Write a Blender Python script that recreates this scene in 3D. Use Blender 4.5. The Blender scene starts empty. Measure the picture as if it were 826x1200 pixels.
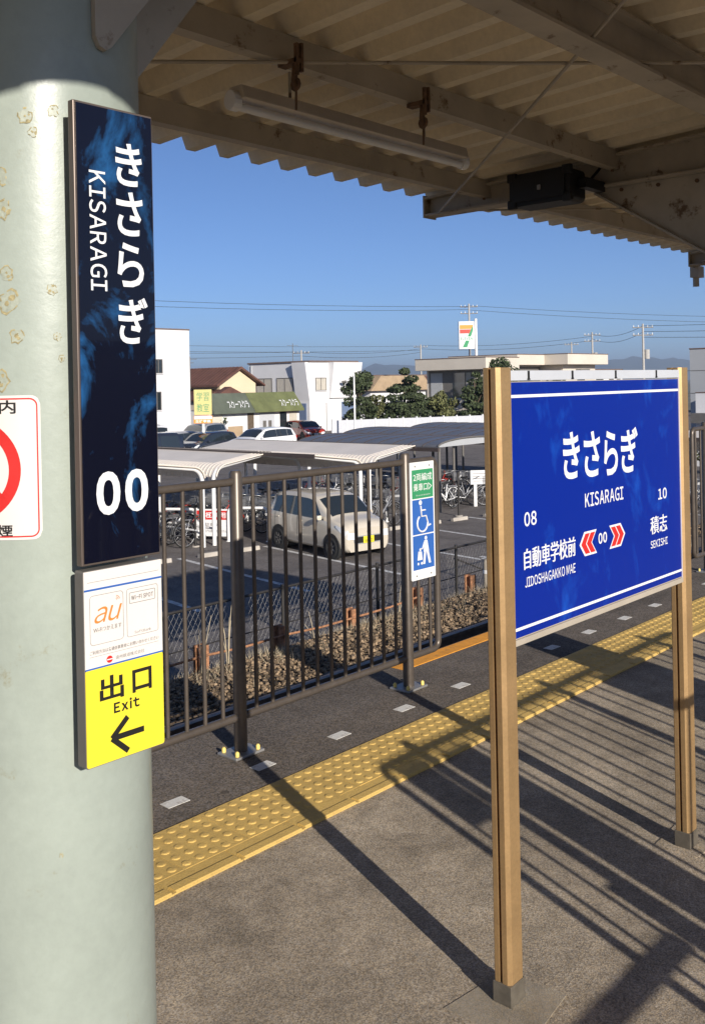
import bpy, math, random
import numpy as np
from mathutils import Vector, Matrix

random.seed(7)
rng = np.random.default_rng(7)
sc = bpy.context.scene
C = sc.collection

# ------------------------------------------------------------------ camera
# world axes: x runs along the platform edge, y across the platform towards the tracks, z up (platform = 0)
fu, fv = 0.744, 0.668
n_ = math.hypot(fu, fv); fu /= n_; fv /= n_
ROLL = 0.02
fwd = Vector((fu, fv, 0)); right = Vector((fv, -fu, 0)); up = Vector((0, 0, 1))
cr = right * math.cos(ROLL) - up * math.sin(ROLL)
cu = up * math.cos(ROLL) + right * math.sin(ROLL)
cam_d = bpy.data.cameras.new('camera')
cam = bpy.data.objects.new('camera', cam_d); C.objects.link(cam)
m = Matrix.Identity(4)
for i in range(3):
    m[i][0] = cr[i]; m[i][1] = cu[i]; m[i][2] = -fwd[i]
m[0][3], m[1][3], m[2][3] = 0, 0, 1.65
cam.matrix_world = m
cam_d.sensor_fit = 'VERTICAL'
cam_d.sensor_height = 36
cam_d.lens = 36 * 1150 / 1200
cam_d.shift_y = -149 / 1200
cam_d.clip_start = 0.05
cam_d.clip_end = 30000
sc.camera = cam

# ------------------------------------------------------------------ sky, sun, exposure
SUN_EL = math.radians(20.0)
sd = Vector((-0.392, -1.0, 0)).normalized()          # horizontal direction towards the sun
world = bpy.data.worlds.new('World'); sc.world = world; world.use_nodes = True
wn = world.node_tree.nodes; wl = world.node_tree.links
sky = wn.new('ShaderNodeTexSky'); sky.sky_type = 'NISHITA'; sky.sun_disc = False
sky.sun_elevation = SUN_EL
sky.sun_rotation = math.atan2(sd.x, sd.y)
sky.air_density = 0.6; sky.dust_density = 0.3; sky.ozone_density = 4.0
bg = wn['Background']; bg.inputs['Strength'].default_value = 0.076
tint = wn.new('ShaderNodeMix'); tint.data_type = 'RGBA'; tint.blend_type = 'MULTIPLY'; tint.inputs[0].default_value = 1.0
tint.inputs[7].default_value = (1.0, 1.07, 1.20, 1)      # camera white balance, even over the whole sky
wl.new(sky.outputs[0], tint.inputs[6]); wl.new(tint.outputs[2], bg.inputs['Color'])
sun_d = bpy.data.lights.new('sun', 'SUN'); sun_d.energy = 5.0; sun_d.angle = math.radians(0.45)
sun_d.color = (1.0, 0.93, 0.83)
sun = bpy.data.objects.new('sun', sun_d); C.objects.link(sun)
sv = Vector((sd.x * math.cos(SUN_EL), sd.y * math.cos(SUN_EL), math.sin(SUN_EL)))
sun.rotation_euler = sv.to_track_quat('Z', 'Y').to_euler()
sc.view_settings.view_transform = 'Standard'
sc.view_settings.look = 'None'
sc.view_settings.gamma = 1
sc.view_settings.exposure = 0.38
sc.view_settings.use_curve_mapping = False

# ------------------------------------------------------------------ materials
def _n(nt, t, **kw):
    n = nt.nodes.new(t)
    for k, v in kw.items():
        n.inputs[k].default_value = v
    return n

def mat(name, col, rough=0.6, metal=0.0, var=0.12, scale=6.0, fine=0.0, fscale=220.0, bump=0.0, bscale=120.0,
        rust=0.0, rust_col=(0.16, 0.06, 0.02), rscale=7.0, coat=0.0, spec=0.5, island=0.0, objrand=0.0, rsoft=0.04):
    m = bpy.data.materials.new(name); m.use_nodes = True
    nt = m.node_tree; L = nt.links.new
    b = nt.nodes['Principled BSDF']
    tc = nt.nodes.new('ShaderNodeTexCoord'); O = tc.outputs['Object']
    no = _n(nt, 'ShaderNodeTexNoise', Scale=scale, Detail=6.0, Roughness=0.6); L(O, no.inputs['Vector'])
    lo = tuple(c * (1 - var) for c in col) + (1,); hi = tuple(min(1, c * (1 + var)) for c in col) + (1,)
    cr_ = nt.nodes.new('ShaderNodeValToRGB')
    cr_.color_ramp.elements[0].color = lo; cr_.color_ramp.elements[0].position = 0.32
    cr_.color_ramp.elements[1].color = hi; cr_.color_ramp.elements[1].position = 0.68
    L(no.outputs['Fac'], cr_.inputs['Fac'])
    out = cr_.outputs['Color']
    def mul(out, fac_socket, amount):
        mx = nt.nodes.new('ShaderNodeMix'); mx.data_type = 'RGBA'; mx.blend_type = 'MULTIPLY'
        mx.inputs[0].default_value = 1.0
        mr = _n(nt, 'ShaderNodeMapRange', **{'From Min': 0.25, 'From Max': 0.75, 'To Min': 1 - amount, 'To Max': 1 + amount})
        L(fac_socket, mr.inputs['Value'])
        cc = nt.nodes.new('ShaderNodeCombineColor')
        for i in range(3): L(mr.outputs[0], cc.inputs[i])
        L(out, mx.inputs[6]); L(cc.outputs[0], mx.inputs[7])
        return mx.outputs[2]
    if fine > 0:
        n2 = _n(nt, 'ShaderNodeTexNoise', Scale=fscale, Detail=3.0, Roughness=0.7); L(O, n2.inputs['Vector'])
        out = mul(out, n2.outputs['Fac'], fine)
    if island > 0:
        g = nt.nodes.new('ShaderNodeNewGeometry')
        mr0 = _n(nt, 'ShaderNodeMapRange', **{'To Min': 0.25, 'To Max': 0.75}); L(g.outputs['Random Per Island'], mr0.inputs['Value'])
        out = mul(out, mr0.outputs[0], island)
    if objrand > 0:
        oi = nt.nodes.new('ShaderNodeObjectInfo')
        mr0 = _n(nt, 'ShaderNodeMapRange', **{'To Min': 0.25, 'To Max': 0.75}); L(oi.outputs['Random'], mr0.inputs['Value'])
        out = mul(out, mr0.outputs[0], objrand)
    if rust > 0:
        n3 = _n(nt, 'ShaderNodeTexNoise', Scale=rscale, Detail=8.0, Roughness=0.72); L(O, n3.inputs['Vector'])
        r3 = nt.nodes.new('ShaderNodeValToRGB')
        r3.color_ramp.elements[0].position = 1 - rust - rsoft; r3.color_ramp.elements[0].color = (0, 0, 0, 1)
        r3.color_ramp.elements[1].position = 1 - rust + rsoft; r3.color_ramp.elements[1].color = (1, 1, 1, 1)
        L(n3.outputs['Fac'], r3.inputs['Fac'])
        mx = nt.nodes.new('ShaderNodeMix'); mx.data_type = 'RGBA'
        L(r3.outputs['Color'], mx.inputs[0]); L(out, mx.inputs[6]); mx.inputs[7].default_value = rust_col + (1,)
        out = mx.outputs[2]
    L(out, b.inputs['Base Color'])
    b.inputs['Roughness'].default_value = rough
    b.inputs['Metallic'].default_value = metal
    b.inputs['Specular IOR Level'].default_value = spec
    b.inputs['Coat Weight'].default_value = coat
    if bump > 0:
        nb = _n(nt, 'ShaderNodeTexNoise', Scale=bscale, Detail=5.0, Roughness=0.65); L(O, nb.inputs['Vector'])
        bp = _n(nt, 'ShaderNodeBump', Strength=min(1.0, bump), Distance=0.01); L(nb.outputs['Fac'], bp.inputs['Height'])
        L(bp.outputs[0], b.inputs['Normal'])
    return m

def asphalt_mat(name, col, grain=150.0, contrast=0.5, blotch=0.2, pits=0.5, light=0.25):
    """aggregate: random stone brightness per voronoi cell, fine grit, worn blotches and dark pits"""
    m = bpy.data.materials.new(name); m.use_nodes = True
    nt = m.node_tree; L = nt.links.new; b = nt.nodes['Principled BSDF']
    O = nt.nodes.new('ShaderNodeTexCoord').outputs['Object']
    def noise(sc_, det=5.0, ro=0.65):
        n = _n(nt, 'ShaderNodeTexNoise', Scale=sc_, Detail=det, Roughness=ro); L(O, n.inputs['Vector']); return n.outputs['Fac']
    def rng_(sock, a0, a1, b0, b1):
        r = _n(nt, 'ShaderNodeMapRange', **{'From Min': a0, 'From Max': a1, 'To Min': b0, 'To Max': b1}); L(sock, r.inputs['Value']); return r.outputs[0]
    def mul2(a, b_):
        n = nt.nodes.new('ShaderNodeMath'); n.operation = 'MULTIPLY'; L(a, n.inputs[0]); L(b_, n.inputs[1]); return n.outputs[0]
    vo = _n(nt, 'ShaderNodeTexVoronoi', Scale=grain); L(O, vo.inputs['Vector'])
    sep = nt.nodes.new('ShaderNodeSeparateColor'); L(vo.outputs['Color'], sep.inputs[0])
    f = rng_(sep.outputs[0], 0, 1, 1 - contrast, 1 + contrast)
    f = mul2(f, rng_(noise(1.3), .3, .7, 1 - blotch, 1 + blotch))
    f = mul2(f, rng_(noise(9, 8, .7), .3, .7, 1 - blotch * .8, 1 + blotch * .8))
    f = mul2(f, rng_(noise(420, 2), .25, .75, 1 - light, 1 + light))
    f = mul2(f, rng_(noise(75, 4, .7), .30, .40, 1 - pits, 1.0))
    gum = _n(nt, 'ShaderNodeTexVoronoi', Scale=3.2); L(O, gum.inputs['Vector'])           # old gum spots and drips
    f = mul2(f, rng_(gum.outputs['Distance'], .045, .065, .62, 1.0))
    st_ = _n(nt, 'ShaderNodeTexNoise', Scale=0.8, Detail=9.0, Roughness=0.75, Distortion=1.2); L(O, st_.inputs['Vector'])
    f = mul2(f, rng_(st_.outputs['Fac'], .36, .50, .74, 1.0))
    cc = nt.nodes.new('ShaderNodeCombineColor')
    for i in range(3): L(f, cc.inputs[i])
    mx = nt.nodes.new('ShaderNodeMix'); mx.data_type = 'RGBA'; mx.blend_type = 'MULTIPLY'; mx.inputs[0].default_value = 1.0
    hue = nt.nodes.new('ShaderNodeMix'); hue.data_type = 'RGBA'; L(rng_(sep.outputs[1], .2, .8, 0, 1), hue.inputs[0])
    hue.inputs[6].default_value = (col[0] * 1.04, col[1], col[2] * .93, 1); hue.inputs[7].default_value = (col[0] * .96, col[1], col[2] * 1.08, 1)
    L(hue.outputs[2], mx.inputs[6]); L(cc.outputs[0], mx.inputs[7]); L(mx.outputs[2], b.inputs['Base Color'])
    b.inputs['Roughness'].default_value = 0.92; b.inputs['Specular IOR Level'].default_value = 0.2
    bp = _n(nt, 'ShaderNodeBump', Strength=0.30, Distance=0.003); L(vo.outputs['Distance'], bp.inputs['Height']); L(bp.outputs[0], b.inputs['Normal'])
    return m

def cloudy_mat(name, base, smear, lo, hi, scale, rough=0.25, stretch=(1, 1, 1), coat=0.3):
    """printed panel with soft watercolour clouds"""
    m = bpy.data.materials.new(name); m.use_nodes = True
    nt = m.node_tree; L = nt.links.new; b = nt.nodes['Principled BSDF']
    tc = nt.nodes.new('ShaderNodeTexCoord')
    mp = nt.nodes.new('ShaderNodeMapping'); mp.inputs['Scale'].default_value = stretch
    L(tc.outputs['Object'], mp.inputs['Vector'])
    a = _n(nt, 'ShaderNodeTexNoise', Scale=scale, Detail=9.0, Roughness=0.62, Distortion=0.5); L(mp.outputs[0], a.inputs['Vector'])
    r = nt.nodes.new('ShaderNodeValToRGB')
    r.color_ramp.elements[0].position = lo; r.color_ramp.elements[0].color = base + (1,)
    r.color_ramp.elements[1].position = hi; r.color_ramp.elements[1].color = smear + (1,)
    L(a.outputs['Fac'], r.inputs['Fac']); L(r.outputs['Color'], b.inputs['Base Color'])
    b.inputs['Roughness'].default_value = rough; b.inputs['Coat Weight'].default_value = coat; b.inputs['Specular IOR Level'].default_value = 0.25
    return m

MT = dict(
    near_asphalt=asphalt_mat('worn_asphalt', (0.360, 0.298, 0.222), 240, 0.40, 0.28, 0.60, 0.26),
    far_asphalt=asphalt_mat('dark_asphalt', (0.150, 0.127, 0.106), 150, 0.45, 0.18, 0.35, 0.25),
    concrete=mat('concrete', (0.38, 0.33, 0.26), 0.85, var=0.2, scale=8, fine=0.25, bump=0.3, spec=0.3),
    footing=asphalt_mat('footing_concrete', (0.345, 0.295, 0.225), 300, 0.15, 0.25, 0.3, 0.15),
    wall_concrete=mat('old_concrete', (0.20, 0.18, 0.15), 0.9, var=0.3, scale=4, fine=0.25, bump=0.4),
    tile=mat('tactile_yellow', (0.68, 0.46, 0.14), 0.7, var=0.12, scale=3.5, fine=0.22, fscale=260, bump=0.25, spec=0.3, objrand=0.09, rust=0.44, rust_col=(0.46, 0.31, 0.10), rscale=4.5, rsoft=0.12),
    dash=mat('dash_white', (0.70, 0.68, 0.64), 0.8, var=0.12, scale=30, rust=0.40, rust_col=(0.34, 0.30, 0.25), rscale=22, rsoft=0.08),
    orange=mat('edge_orange', (0.78, 0.33, 0.03), 0.7, var=0.14, scale=14, fine=0.2, rust=0.36, rust_col=(0.36, 0.19, 0.06), rscale=12, rsoft=0.07),
    fence=mat('fence_bronze', (0.115, 0.095, 0.080), 0.38, metal=0.4, var=0.12, scale=20, fine=0.1),
    plate=mat('base_plate', (0.32, 0.31, 0.30), 0.5, metal=0.5, var=0.15, scale=20),
    bolt=mat('bolt_cap', (0.75, 0.58, 0.16), 0.5),
    bronze=mat('sign_bronze', (0.47, 0.30, 0.14), 0.42, metal=0.55, var=0.10, scale=9, fine=0.10, fscale=120),
    groove=mat('sign_groove', (0.035, 0.02, 0.012), 0.7),
    sleeve=mat('post_sleeve', (0.16, 0.14, 0.11), 0.55, metal=0.4, var=0.25, scale=25),
    sign_blue=cloudy_mat('sign_blue', (0.001, 0.017, 0.235), (0.010, 0.11, 0.56), 0.54, 0.88, 4.2, 0.38, (1.5, 1, 1), coat=0.0),
    sign_rim=mat('sign_rim', (0.55, 0.52, 0.60), 0.4, var=0.05),
    sign_trim=mat('sign_trim', (0.48, 0.42, 0.34), 0.5, metal=0.2, var=0.1),
    header=mat('sign_header', (0.50, 0.52, 0.56), 0.4, var=0.04),
    white=mat('print_white', (0.76, 0.76, 0.76), 0.4, var=0.02),
    red=mat('print_red', (0.58, 0.025, 0.02), 0.4, var=0.02),
    black=mat('print_black', (0.012, 0.011, 0.010), 0.5, var=0.02),
    grey_print=mat('print_grey', (0.22, 0.20, 0.19), 0.5, var=0.02),
    orange_print=mat('print_orange', (0.80, 0.22, 0.04), 0.5, var=0.02),
    blue_print=mat('print_blue', (0.03, 0.12, 0.42), 0.45, var=0.02),
    yellow_print=mat('print_yellow', (0.80, 0.66, 0.04), 0.38, var=0.03),
    green_print=mat('print_green', (0.04, 0.27, 0.12), 0.45, var=0.04),
    cream_print=mat('print_cream', (0.70, 0.66, 0.62), 0.4, var=0.02),
    navy=cloudy_mat('plate_navy', (0.0035, 0.004, 0.011), (0.03, 0.19, 0.52), 0.52, 0.80, 7.0, 0.22, (1, 1, 0.8)),
    stain=mat('rust_stain', (0.315, 0.27, 0.145), 0.8, var=0.35, scale=120, fine=0.3),
    blister=mat('paint_blister', (0.335, 0.362, 0.295), 0.45, var=0.10, scale=90, fine=0.15),
    plate_edge=mat('plate_edge', (0.16, 0.125, 0.105), 0.35, metal=0.5, var=0.1),
    paint_green=mat('column_green', (0.325, 0.365, 0.318), 0.36, var=0.09, scale=3.5, fine=0.05, fscale=60, rust=0.30, rust_col=(0.24, 0.22, 0.13), rscale=11, rsoft=0.06, bump=0.10, bscale=18, coat=0.15),
    canopy=mat('canopy_cream', (0.42, 0.365, 0.285), 0.6, var=0.16, scale=4, rust=0.375, rust_col=(0.14, 0.085, 0.04), rscale=7, bump=0.1, bscale=20),
    sheet=mat('roof_sheet', (0.78, 0.68, 0.50), 0.55, var=0.12, scale=2.5, fine=0.06, fscale=40),
    rusty=mat('rusty_iron', (0.15, 0.085, 0.045), 0.85, var=0.4, scale=30, bump=0.5, bscale=80),
    rust_post=mat('rust_orange', (0.34, 0.165, 0.085), 0.9, var=0.45, scale=22, fine=0.4, fscale=120, bump=0.6, bscale=90),
    tube=mat('lamp_tube', (0.78, 0.76, 0.72), 0.3, var=0.03),
    lamp_body=mat('lamp_body', (0.58, 0.50, 0.40), 0.5, var=0.1),
    speaker=mat('speaker_black', (0.005, 0.005, 0.005), 0.55, var=0.1, bump=0.2, bscale=300),
    steel=mat('rail_steel', (0.22, 0.16, 0.12), 0.5, metal=0.5, var=0.3, scale=12),
    sleeper=mat('sleeper', (0.17, 0.14, 0.11), 0.9, var=0.3, scale=6),
    bed=mat('ballast_bed', (0.15, 0.115, 0.08), 0.95, var=0.4, scale=22, fine=0.5, fscale=60, bump=1.0, bscale=40),
    stone=mat('ballast_stone', (0.195, 0.138, 0.085), 0.9, var=0.3, scale=9, island=0.85, bump=0.3, bscale=60),
    slope=mat('embankment_soil', (0.17, 0.14, 0.10), 0.95, var=0.35, scale=3, fine=0.4, fscale=50, bump=0.8, bscale=25),
    lot=asphalt_mat('lot_asphalt', (0.165, 0.148, 0.138), 60, 0.25, 0.16, 0.2, 0.1),
    lot_paint=mat('lot_paint', (0.60, 0.59, 0.57), 0.8, var=0.12, scale=4, rust=0.42, rust_col=(0.25, 0.235, 0.22), rscale=7, rsoft=0.08),
    land=mat('far_land', (0.13, 0.13, 0.10), 0.95, var=0.3, scale=0.02),
    wire=mat('fence_wire', (0.30, 0.29, 0.28), 0.45, metal=0.6, var=0.1),
    dark_pipe=mat('dark_pipe', (0.03, 0.027, 0.025), 0.55, var=0.2, scale=20),
    white_paint=mat('white_enamel', (0.78, 0.77, 0.75), 0.4, var=0.05, scale=3),
    stop=mat('wheel_stop', (0.42, 0.38, 0.33), 0.9, var=0.15, scale=6, bump=0.3),
    shed_cream=mat('shed_cream', (0.78, 0.70, 0.60), 0.5, var=0.06, scale=1.2),
    shed_grey=mat('shed_grey', (0.125, 0.128, 0.14), 0.42, var=0.12, scale=1.5),
    shed_dark=mat('shed_fascia', (0.06, 0.045, 0.04), 0.6, var=0.1),
    car_cream=mat('car_cream', (0.62, 0.555, 0.45), 0.2, metal=0.1, var=0.02, coat=1.0),
    car_white=mat('car_white', (0.80, 0.80, 0.80), 0.3, var=0.02, coat=0.6),
    car_silver=mat('car_silver', (0.45, 0.45, 0.46), 0.35, metal=0.4, var=0.02, coat=0.5),
    car_dark=mat('car_dark', (0.02, 0.025, 0.04), 0.25, var=0.02, coat=0.7),
    car_red=mat('car_red', (0.35, 0.03, 0.015), 0.25, var=0.02, coat=0.7),
    glass=mat('dark_glass', (0.02, 0.026, 0.03), 0.06, var=0.05, spec=0.9),
    tyre=mat('tyre', (0.018, 0.018, 0.018), 0.85, var=0.1),
    alloy=mat('wheel_alloy', (0.52, 0.52, 0.52), 0.4, metal=0.5, var=0.05),
    lens=mat('lamp_lens', (0.78, 0.80, 0.82), 0.08, var=0.02, spec=0.9),
    tail=mat('tail_lens', (0.45, 0.02, 0.015), 0.15, var=0.02),
    bike_frame=mat('bike_silver', (0.40, 0.40, 0.41), 0.35, metal=0.6, var=0.1),
    bike_black=mat('bike_black', (0.02, 0.02, 0.022), 0.4, var=0.1),
    wall_white=mat('render_white', (0.70, 0.69, 0.69), 0.8, var=0.05, scale=0.4),
    wall_cream=mat('render_cream', (0.68, 0.56, 0.38), 0.8, var=0.05, scale=0.5),
    wall_beige=mat('render_beige', (0.62, 0.555, 0.465), 0.8, var=0.06, scale=0.5),
    wall_grey=mat('panel_grey', (0.40, 0.41, 0.42), 0.7, var=0.05, scale=0.5),
    roof_brown=mat('roof_brown', (0.12, 0.055, 0.04), 0.7, var=0.25, scale=1.5),
    roof_tan=mat('roof_tan', (0.40, 0.29, 0.18), 0.7, var=0.15, scale=1.5),
    roof_edge=mat('roof_edge', (0.16, 0.11, 0.09), 0.6, var=0.15),
    awning=mat('awning_green', (0.135, 0.150, 0.060), 0.75, var=0.2, scale=1.2),
    awning_grey=mat('awning_grey', (0.10, 0.115, 0.085), 0.75, var=0.15, scale=1.2),
    door_blue=mat('door_blue', (0.14, 0.19, 0.30), 0.6, var=0.1),
    curtain=mat('window_blind', (0.50, 0.46, 0.39), 0.7, var=0.08, scale=3),
    frame=mat('window_frame', (0.14, 0.13, 0.12), 0.5, var=0.1),
    fence_white=mat('fence_white', (0.50, 0.51, 0.54), 0.6, var=0.05),
    pole=mat('pole_concrete', (0.42, 0.40, 0.37), 0.8, var=0.1),
    wire_black=mat('power_wire', (0.04, 0.04, 0.045), 0.6),
    leaf_a=mat('leaf_dark', (0.044, 0.060, 0.022), 0.75, var=0.25, scale=1.2, island=0.55),
    leaf_b=mat('leaf_olive', (0.105, 0.110, 0.038), 0.75, var=0.25, scale=1.2, island=0.5),
    bark=mat('bark', (0.11, 0.08, 0.055), 0.9, var=0.25, scale=6, bump=0.4),
    hill=mat('hill_forest', (0.055, 0.075, 0.05), 0.95, var=0.25, scale=0.004),
    straw=mat('dry_straw', (0.50, 0.42, 0.29), 0.8, var=0.2, scale=10),
    signal_red=mat('shop_red', (0.72, 0.05, 0.03), 0.5, var=0.02),
    signal_green=mat('shop_green', (0.02, 0.28, 0.10), 0.5, var=0.02),
    signal_orange=mat('shop_orange', (0.85, 0.30, 0.03), 0.5, var=0.02),
    pole_yellow=mat('pole_sign_yellow', (0.60, 0.51, 0.19), 0.5, var=0.04),
)

# ------------------------------------------------------------------ mesh helpers
ORG = {}
class MB:
    def __init__(s): s.v = []; s.f = []; s.mi = []; s.sm = []
    def add(s, verts, faces, mi=0, smooth=False):
        o = len(s.v); s.v += [tuple(p) for p in verts]
        for f in faces:
            s.f.append([o + i for i in f]); s.mi.append(mi); s.sm.append(smooth)
        return s
    def box(s, x0, x1, y0, y1, z0, z1, mi=0):
        V = [(x0, y0, z0), (x1, y0, z0), (x1, y1, z0), (x0, y1, z0), (x0, y0, z1), (x1, y0, z1), (x1, y1, z1), (x0, y1, z1)]
        return s.add(V, [(0, 3, 2, 1), (4, 5, 6, 7), (0, 1, 5, 4), (1, 2, 6, 5), (2, 3, 7, 6), (3, 0, 4, 7)], mi)
    def bar(s, p0, p1, w, h, mi=0, upv=(0, 0, 1)):
        p0 = Vector(p0); p1 = Vector(p1); d = (p1 - p0).normalized(); u_ = Vector(upv)
        a = d.cross(u_)
        if a.length < 1e-4: a = d.cross(Vector((1, 0, 0)))
        a.normalize(); b = a.cross(d).normalized()
        V = []
        for p in (p0, p1):
            for sa, sb in ((-1, -1), (1, -1), (1, 1), (-1, 1)): V.append(p + a * sa * w / 2 + b * sb * h / 2)
        return s.add(V, [(0, 1, 2, 3), (7, 6, 5, 4), (0, 4, 5, 1), (1, 5, 6, 2), (2, 6, 7, 3), (3, 7, 4, 0)], mi)
    def tube(s, pts, r, n=8, mi=0, cap=True):
        pts = [Vector(p) for p in pts]; R = r if isinstance(r, (list, tuple)) else [r] * len(pts)
        V = []; prev = None
        for i, p in enumerate(pts):
            d = (pts[min(i + 1, len(pts) - 1)] - pts[max(i - 1, 0)]).normalized()
            if prev is None:
                a = d.cross(Vector((0, 0, 1)))
                if a.length < 1e-3: a = d.cross(Vector((1, 0, 0)))
            else:
                a = prev - d * prev.dot(d)
            a.normalize(); prev = a; b = d.cross(a)
            for k in range(n):
                t = 2 * math.pi * k / n; V.append(p + (a * math.cos(t) + b * math.sin(t)) * R[i])
        F = []
        for i in range(len(pts) - 1):
            for k in range(n):
                F.append((i * n + k, i * n + (k + 1) % n, (i + 1) * n + (k + 1) % n, (i + 1) * n + k))
        s.add(V, F, mi, True)
        if cap:
            s.add([V[k] for k in range(n)], [tuple(range(n))[::-1]], mi)
            o = (len(pts) - 1) * n; s.add([V[o + k] for k in range(n)], [tuple(range(n))], mi)
        return s
    def prism(s, prof, axis, a, b, mi=0, smooth=False):
        """prof: list of 2D points in the plane perpendicular to axis ('x': (y,z), 'y': (x,z), 'z': (x,y))"""
        def P(q, t):
            return {'x': (t, q[0], q[1]), 'y': (q[0], t, q[1]), 'z': (q[0], q[1], t)}[axis]
        n = len(prof); V = [P(q, a) for q in prof] + [P(q, b) for q in prof]
        s.add(V, [(i, (i + 1) % n, n + (i + 1) % n, n + i) for i in range(n)], mi, smooth)
        s.add(V[:n], [tuple(range(n))[::-1]], mi); s.add(V[n:], [tuple(range(n))], mi)
        return s
    def disc(s, c, nrm, r, h, n=20, mi=0):
        c = Vector(c); nrm = Vector(nrm).normalized()
        return s.tube([c - nrm * h / 2, c + nrm * h / 2], r, n, mi)
    def torus(s, c, nrm, R, r, n=24, k=6, mi=0):
        c = Vector(c); nrm = Vector(nrm).normalized()
        a = nrm.cross(Vector((0, 0, 1)))
        if a.length < 1e-3: a = Vector((1, 0, 0))
        a.normalize(); b = nrm.cross(a)
        V = []
        for i in range(n):
            t = 2 * math.pi * i / n; rd = a * math.cos(t) + b * math.sin(t)
            for j in range(k):
                q = 2 * math.pi * j / k; V.append(c + rd * (R + r * math.cos(q)) + nrm * r * math.sin(q))
        F = [(i * k + j, ((i + 1) % n) * k + j, ((i + 1) % n) * k + (j + 1) % k, i * k + (j + 1) % k) for i in range(n) for j in range(k)]
        return s.add(V, F, mi, True)
    def build(s, name, mats, parent=None, bevel=0.0, seg=2):
        if not isinstance(mats, (list, tuple)): mats = [mats]
        me = bpy.data.meshes.new(name)
        o = ORG.get(parent.name, Vector((0, 0, 0))) if parent else Vector((0, 0, 0))
        me.from_pydata([(p[0] - o[0], p[1] - o[1], p[2] - o[2]) for p in s.v], [], s.f)
        for mm in mats: me.materials.append(MT[mm] if isinstance(mm, str) else mm)
        me.polygons.foreach_set('material_index', s.mi)
        me.polygons.foreach_set('use_smooth', s.sm)
        me.update()
        ob = bpy.data.objects.new(name, me); C.objects.link(ob)
        if parent: ob.parent = parent; ORG[ob.name] = o
        if bevel > 0:
            b = ob.modifiers.new('bevel', 'BEVEL'); b.width = bevel; b.segments = seg; b.limit_method = 'ANGLE'; b.angle_limit = math.radians(40)
        return ob

def tag(o, label=None, cat=None, group=None, kind=None):
    if label: o['label'] = label
    if cat: o['category'] = cat
    if group: o['group'] = group
    if kind: o['kind'] = kind
    return o
def thing(name, label, cat, loc=(0, 0, 0), group=None, rot=0.0):
    o = bpy.data.objects.new(name, None); o.empty_display_size = 0.1; C.objects.link(o)
    o.location = loc; o.rotation_euler = (0, 0, rot)
    ORG[o.name] = Vector(loc) if rot == 0 else Vector((0, 0, 0))
    return tag(o, label, cat, group)
def copy_tree(o, parent=None):
    c = o.copy(); C.objects.link(c)
    if parent: c.parent = parent
    for ch in list(o.children): copy_tree(ch, c)
    return c
def box(name, mats, x0, x1, y0, y1, z0, z1, parent=None, bevel=0.0):
    return MB().box(x0, x1, y0, y1, z0, z1).build(name, mats, parent, bevel)

_tc = bpy.data.curves.new('lettering_curve', 'FONT')
_to = bpy.data.objects.new('lettering_source', _tc)
_ts = bpy.data.scenes.new('lettering_scene'); _ts.collection.objects.link(_to)   # a small scene of its own keeps glyph building fast
def text_mesh(body, bold=0.0, spacing=1.0):
    _tc.body = body; _tc.offset = bold; _tc.size = 1.0; _tc.space_character = spacing; _tc.resolution_u = 4; _tc.fill_mode = 'FRONT'
    _ts.view_layers[0].update(); dg = _ts.view_layers[0].depsgraph; dg.update()
    return bpy.data.meshes.new_from_object(_to.evaluated_get(dg))
def wide_mesh(body, bold=0.0, gap=0.115):
    """latin text set from the full-width glyphs, closely spaced"""
    V = []; F = []; x = 0.0
    for ch in body:
        if ch == ' ': x += 0.30; continue
        m_ = text_mesh(chr(ord(ch) + 0xFEE0), bold); n = len(m_.vertices)
        co = np.empty(n * 3, np.float32); m_.vertices.foreach_get('co', co); co = co.reshape(-1, 3)
        w = co[:, 0].max() - co[:, 0].min(); o = len(V)
        V += [(p[0] - co[:, 0].min() + x, p[1], 0) for p in co]; F += [[o + i for i in pl.vertices] for pl in m_.polygons]
        x += w + gap; bpy.data.meshes.remove(m_)
    me = bpy.data.meshes.new('lettering'); me.from_pydata(V, [], F); return me
def lettering(body, mats, parent, x0, x1, z0, z1, y, bold=0.0, face='-y', spacing=1.0, turn=False, name='lettering'):
    """text fitted to a rectangle; face '-y': x right, z up. '-x': first coordinate = -y direction (x0 > x1 in y). 'z': lies on the ground"""
    me = wide_mesh(body, bold) if body.isascii() and any(c.isalnum() for c in body) else text_mesh(body, bold, spacing)
    me.name = name
    n = len(me.vertices); co = np.empty(n * 3, np.float32); me.vertices.foreach_get('co', co); co = co.reshape(-1, 3)
    if turn: co = np.stack([co[:, 1], -co[:, 0], co[:, 2]], 1)
    mn = co.min(0); mx = co.max(0); q = (co - mn) / np.maximum(mx - mn, 1e-6)
    a = x0 + q[:, 0] * (x1 - x0); b = z0 + q[:, 1] * (z1 - z0)
    o = ORG.get(parent.name, Vector((0, 0, 0)))
    if face == '-y': out = np.stack([a, np.full(n, y), b], 1)
    elif face == '-x': out = np.stack([np.full(n, y), a, b], 1)
    else: out = np.stack([a, b, np.full(n, y)], 1)
    out = out - np.array(o)
    me.vertices.foreach_set('co', out.astype(np.float32).ravel()); me.update()
    me.materials.clear(); me.materials.append(MT[mats])
    ob = bpy.data.objects.new(name, me); C.objects.link(ob); ob.parent = parent; ORG[ob.name] = o
    return ob
def flat(name, mats, parent, pts, y, t=0.0006, face='-y'):
    """thin printed shape (polygon in x,z) standing t proud of plane y"""
    mb = MB(); mb.prism(pts, 'y', y - t, y) if face == '-y' else mb.prism(pts, 'x', y - t, y)
    return mb.build(name, mats, parent)
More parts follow.
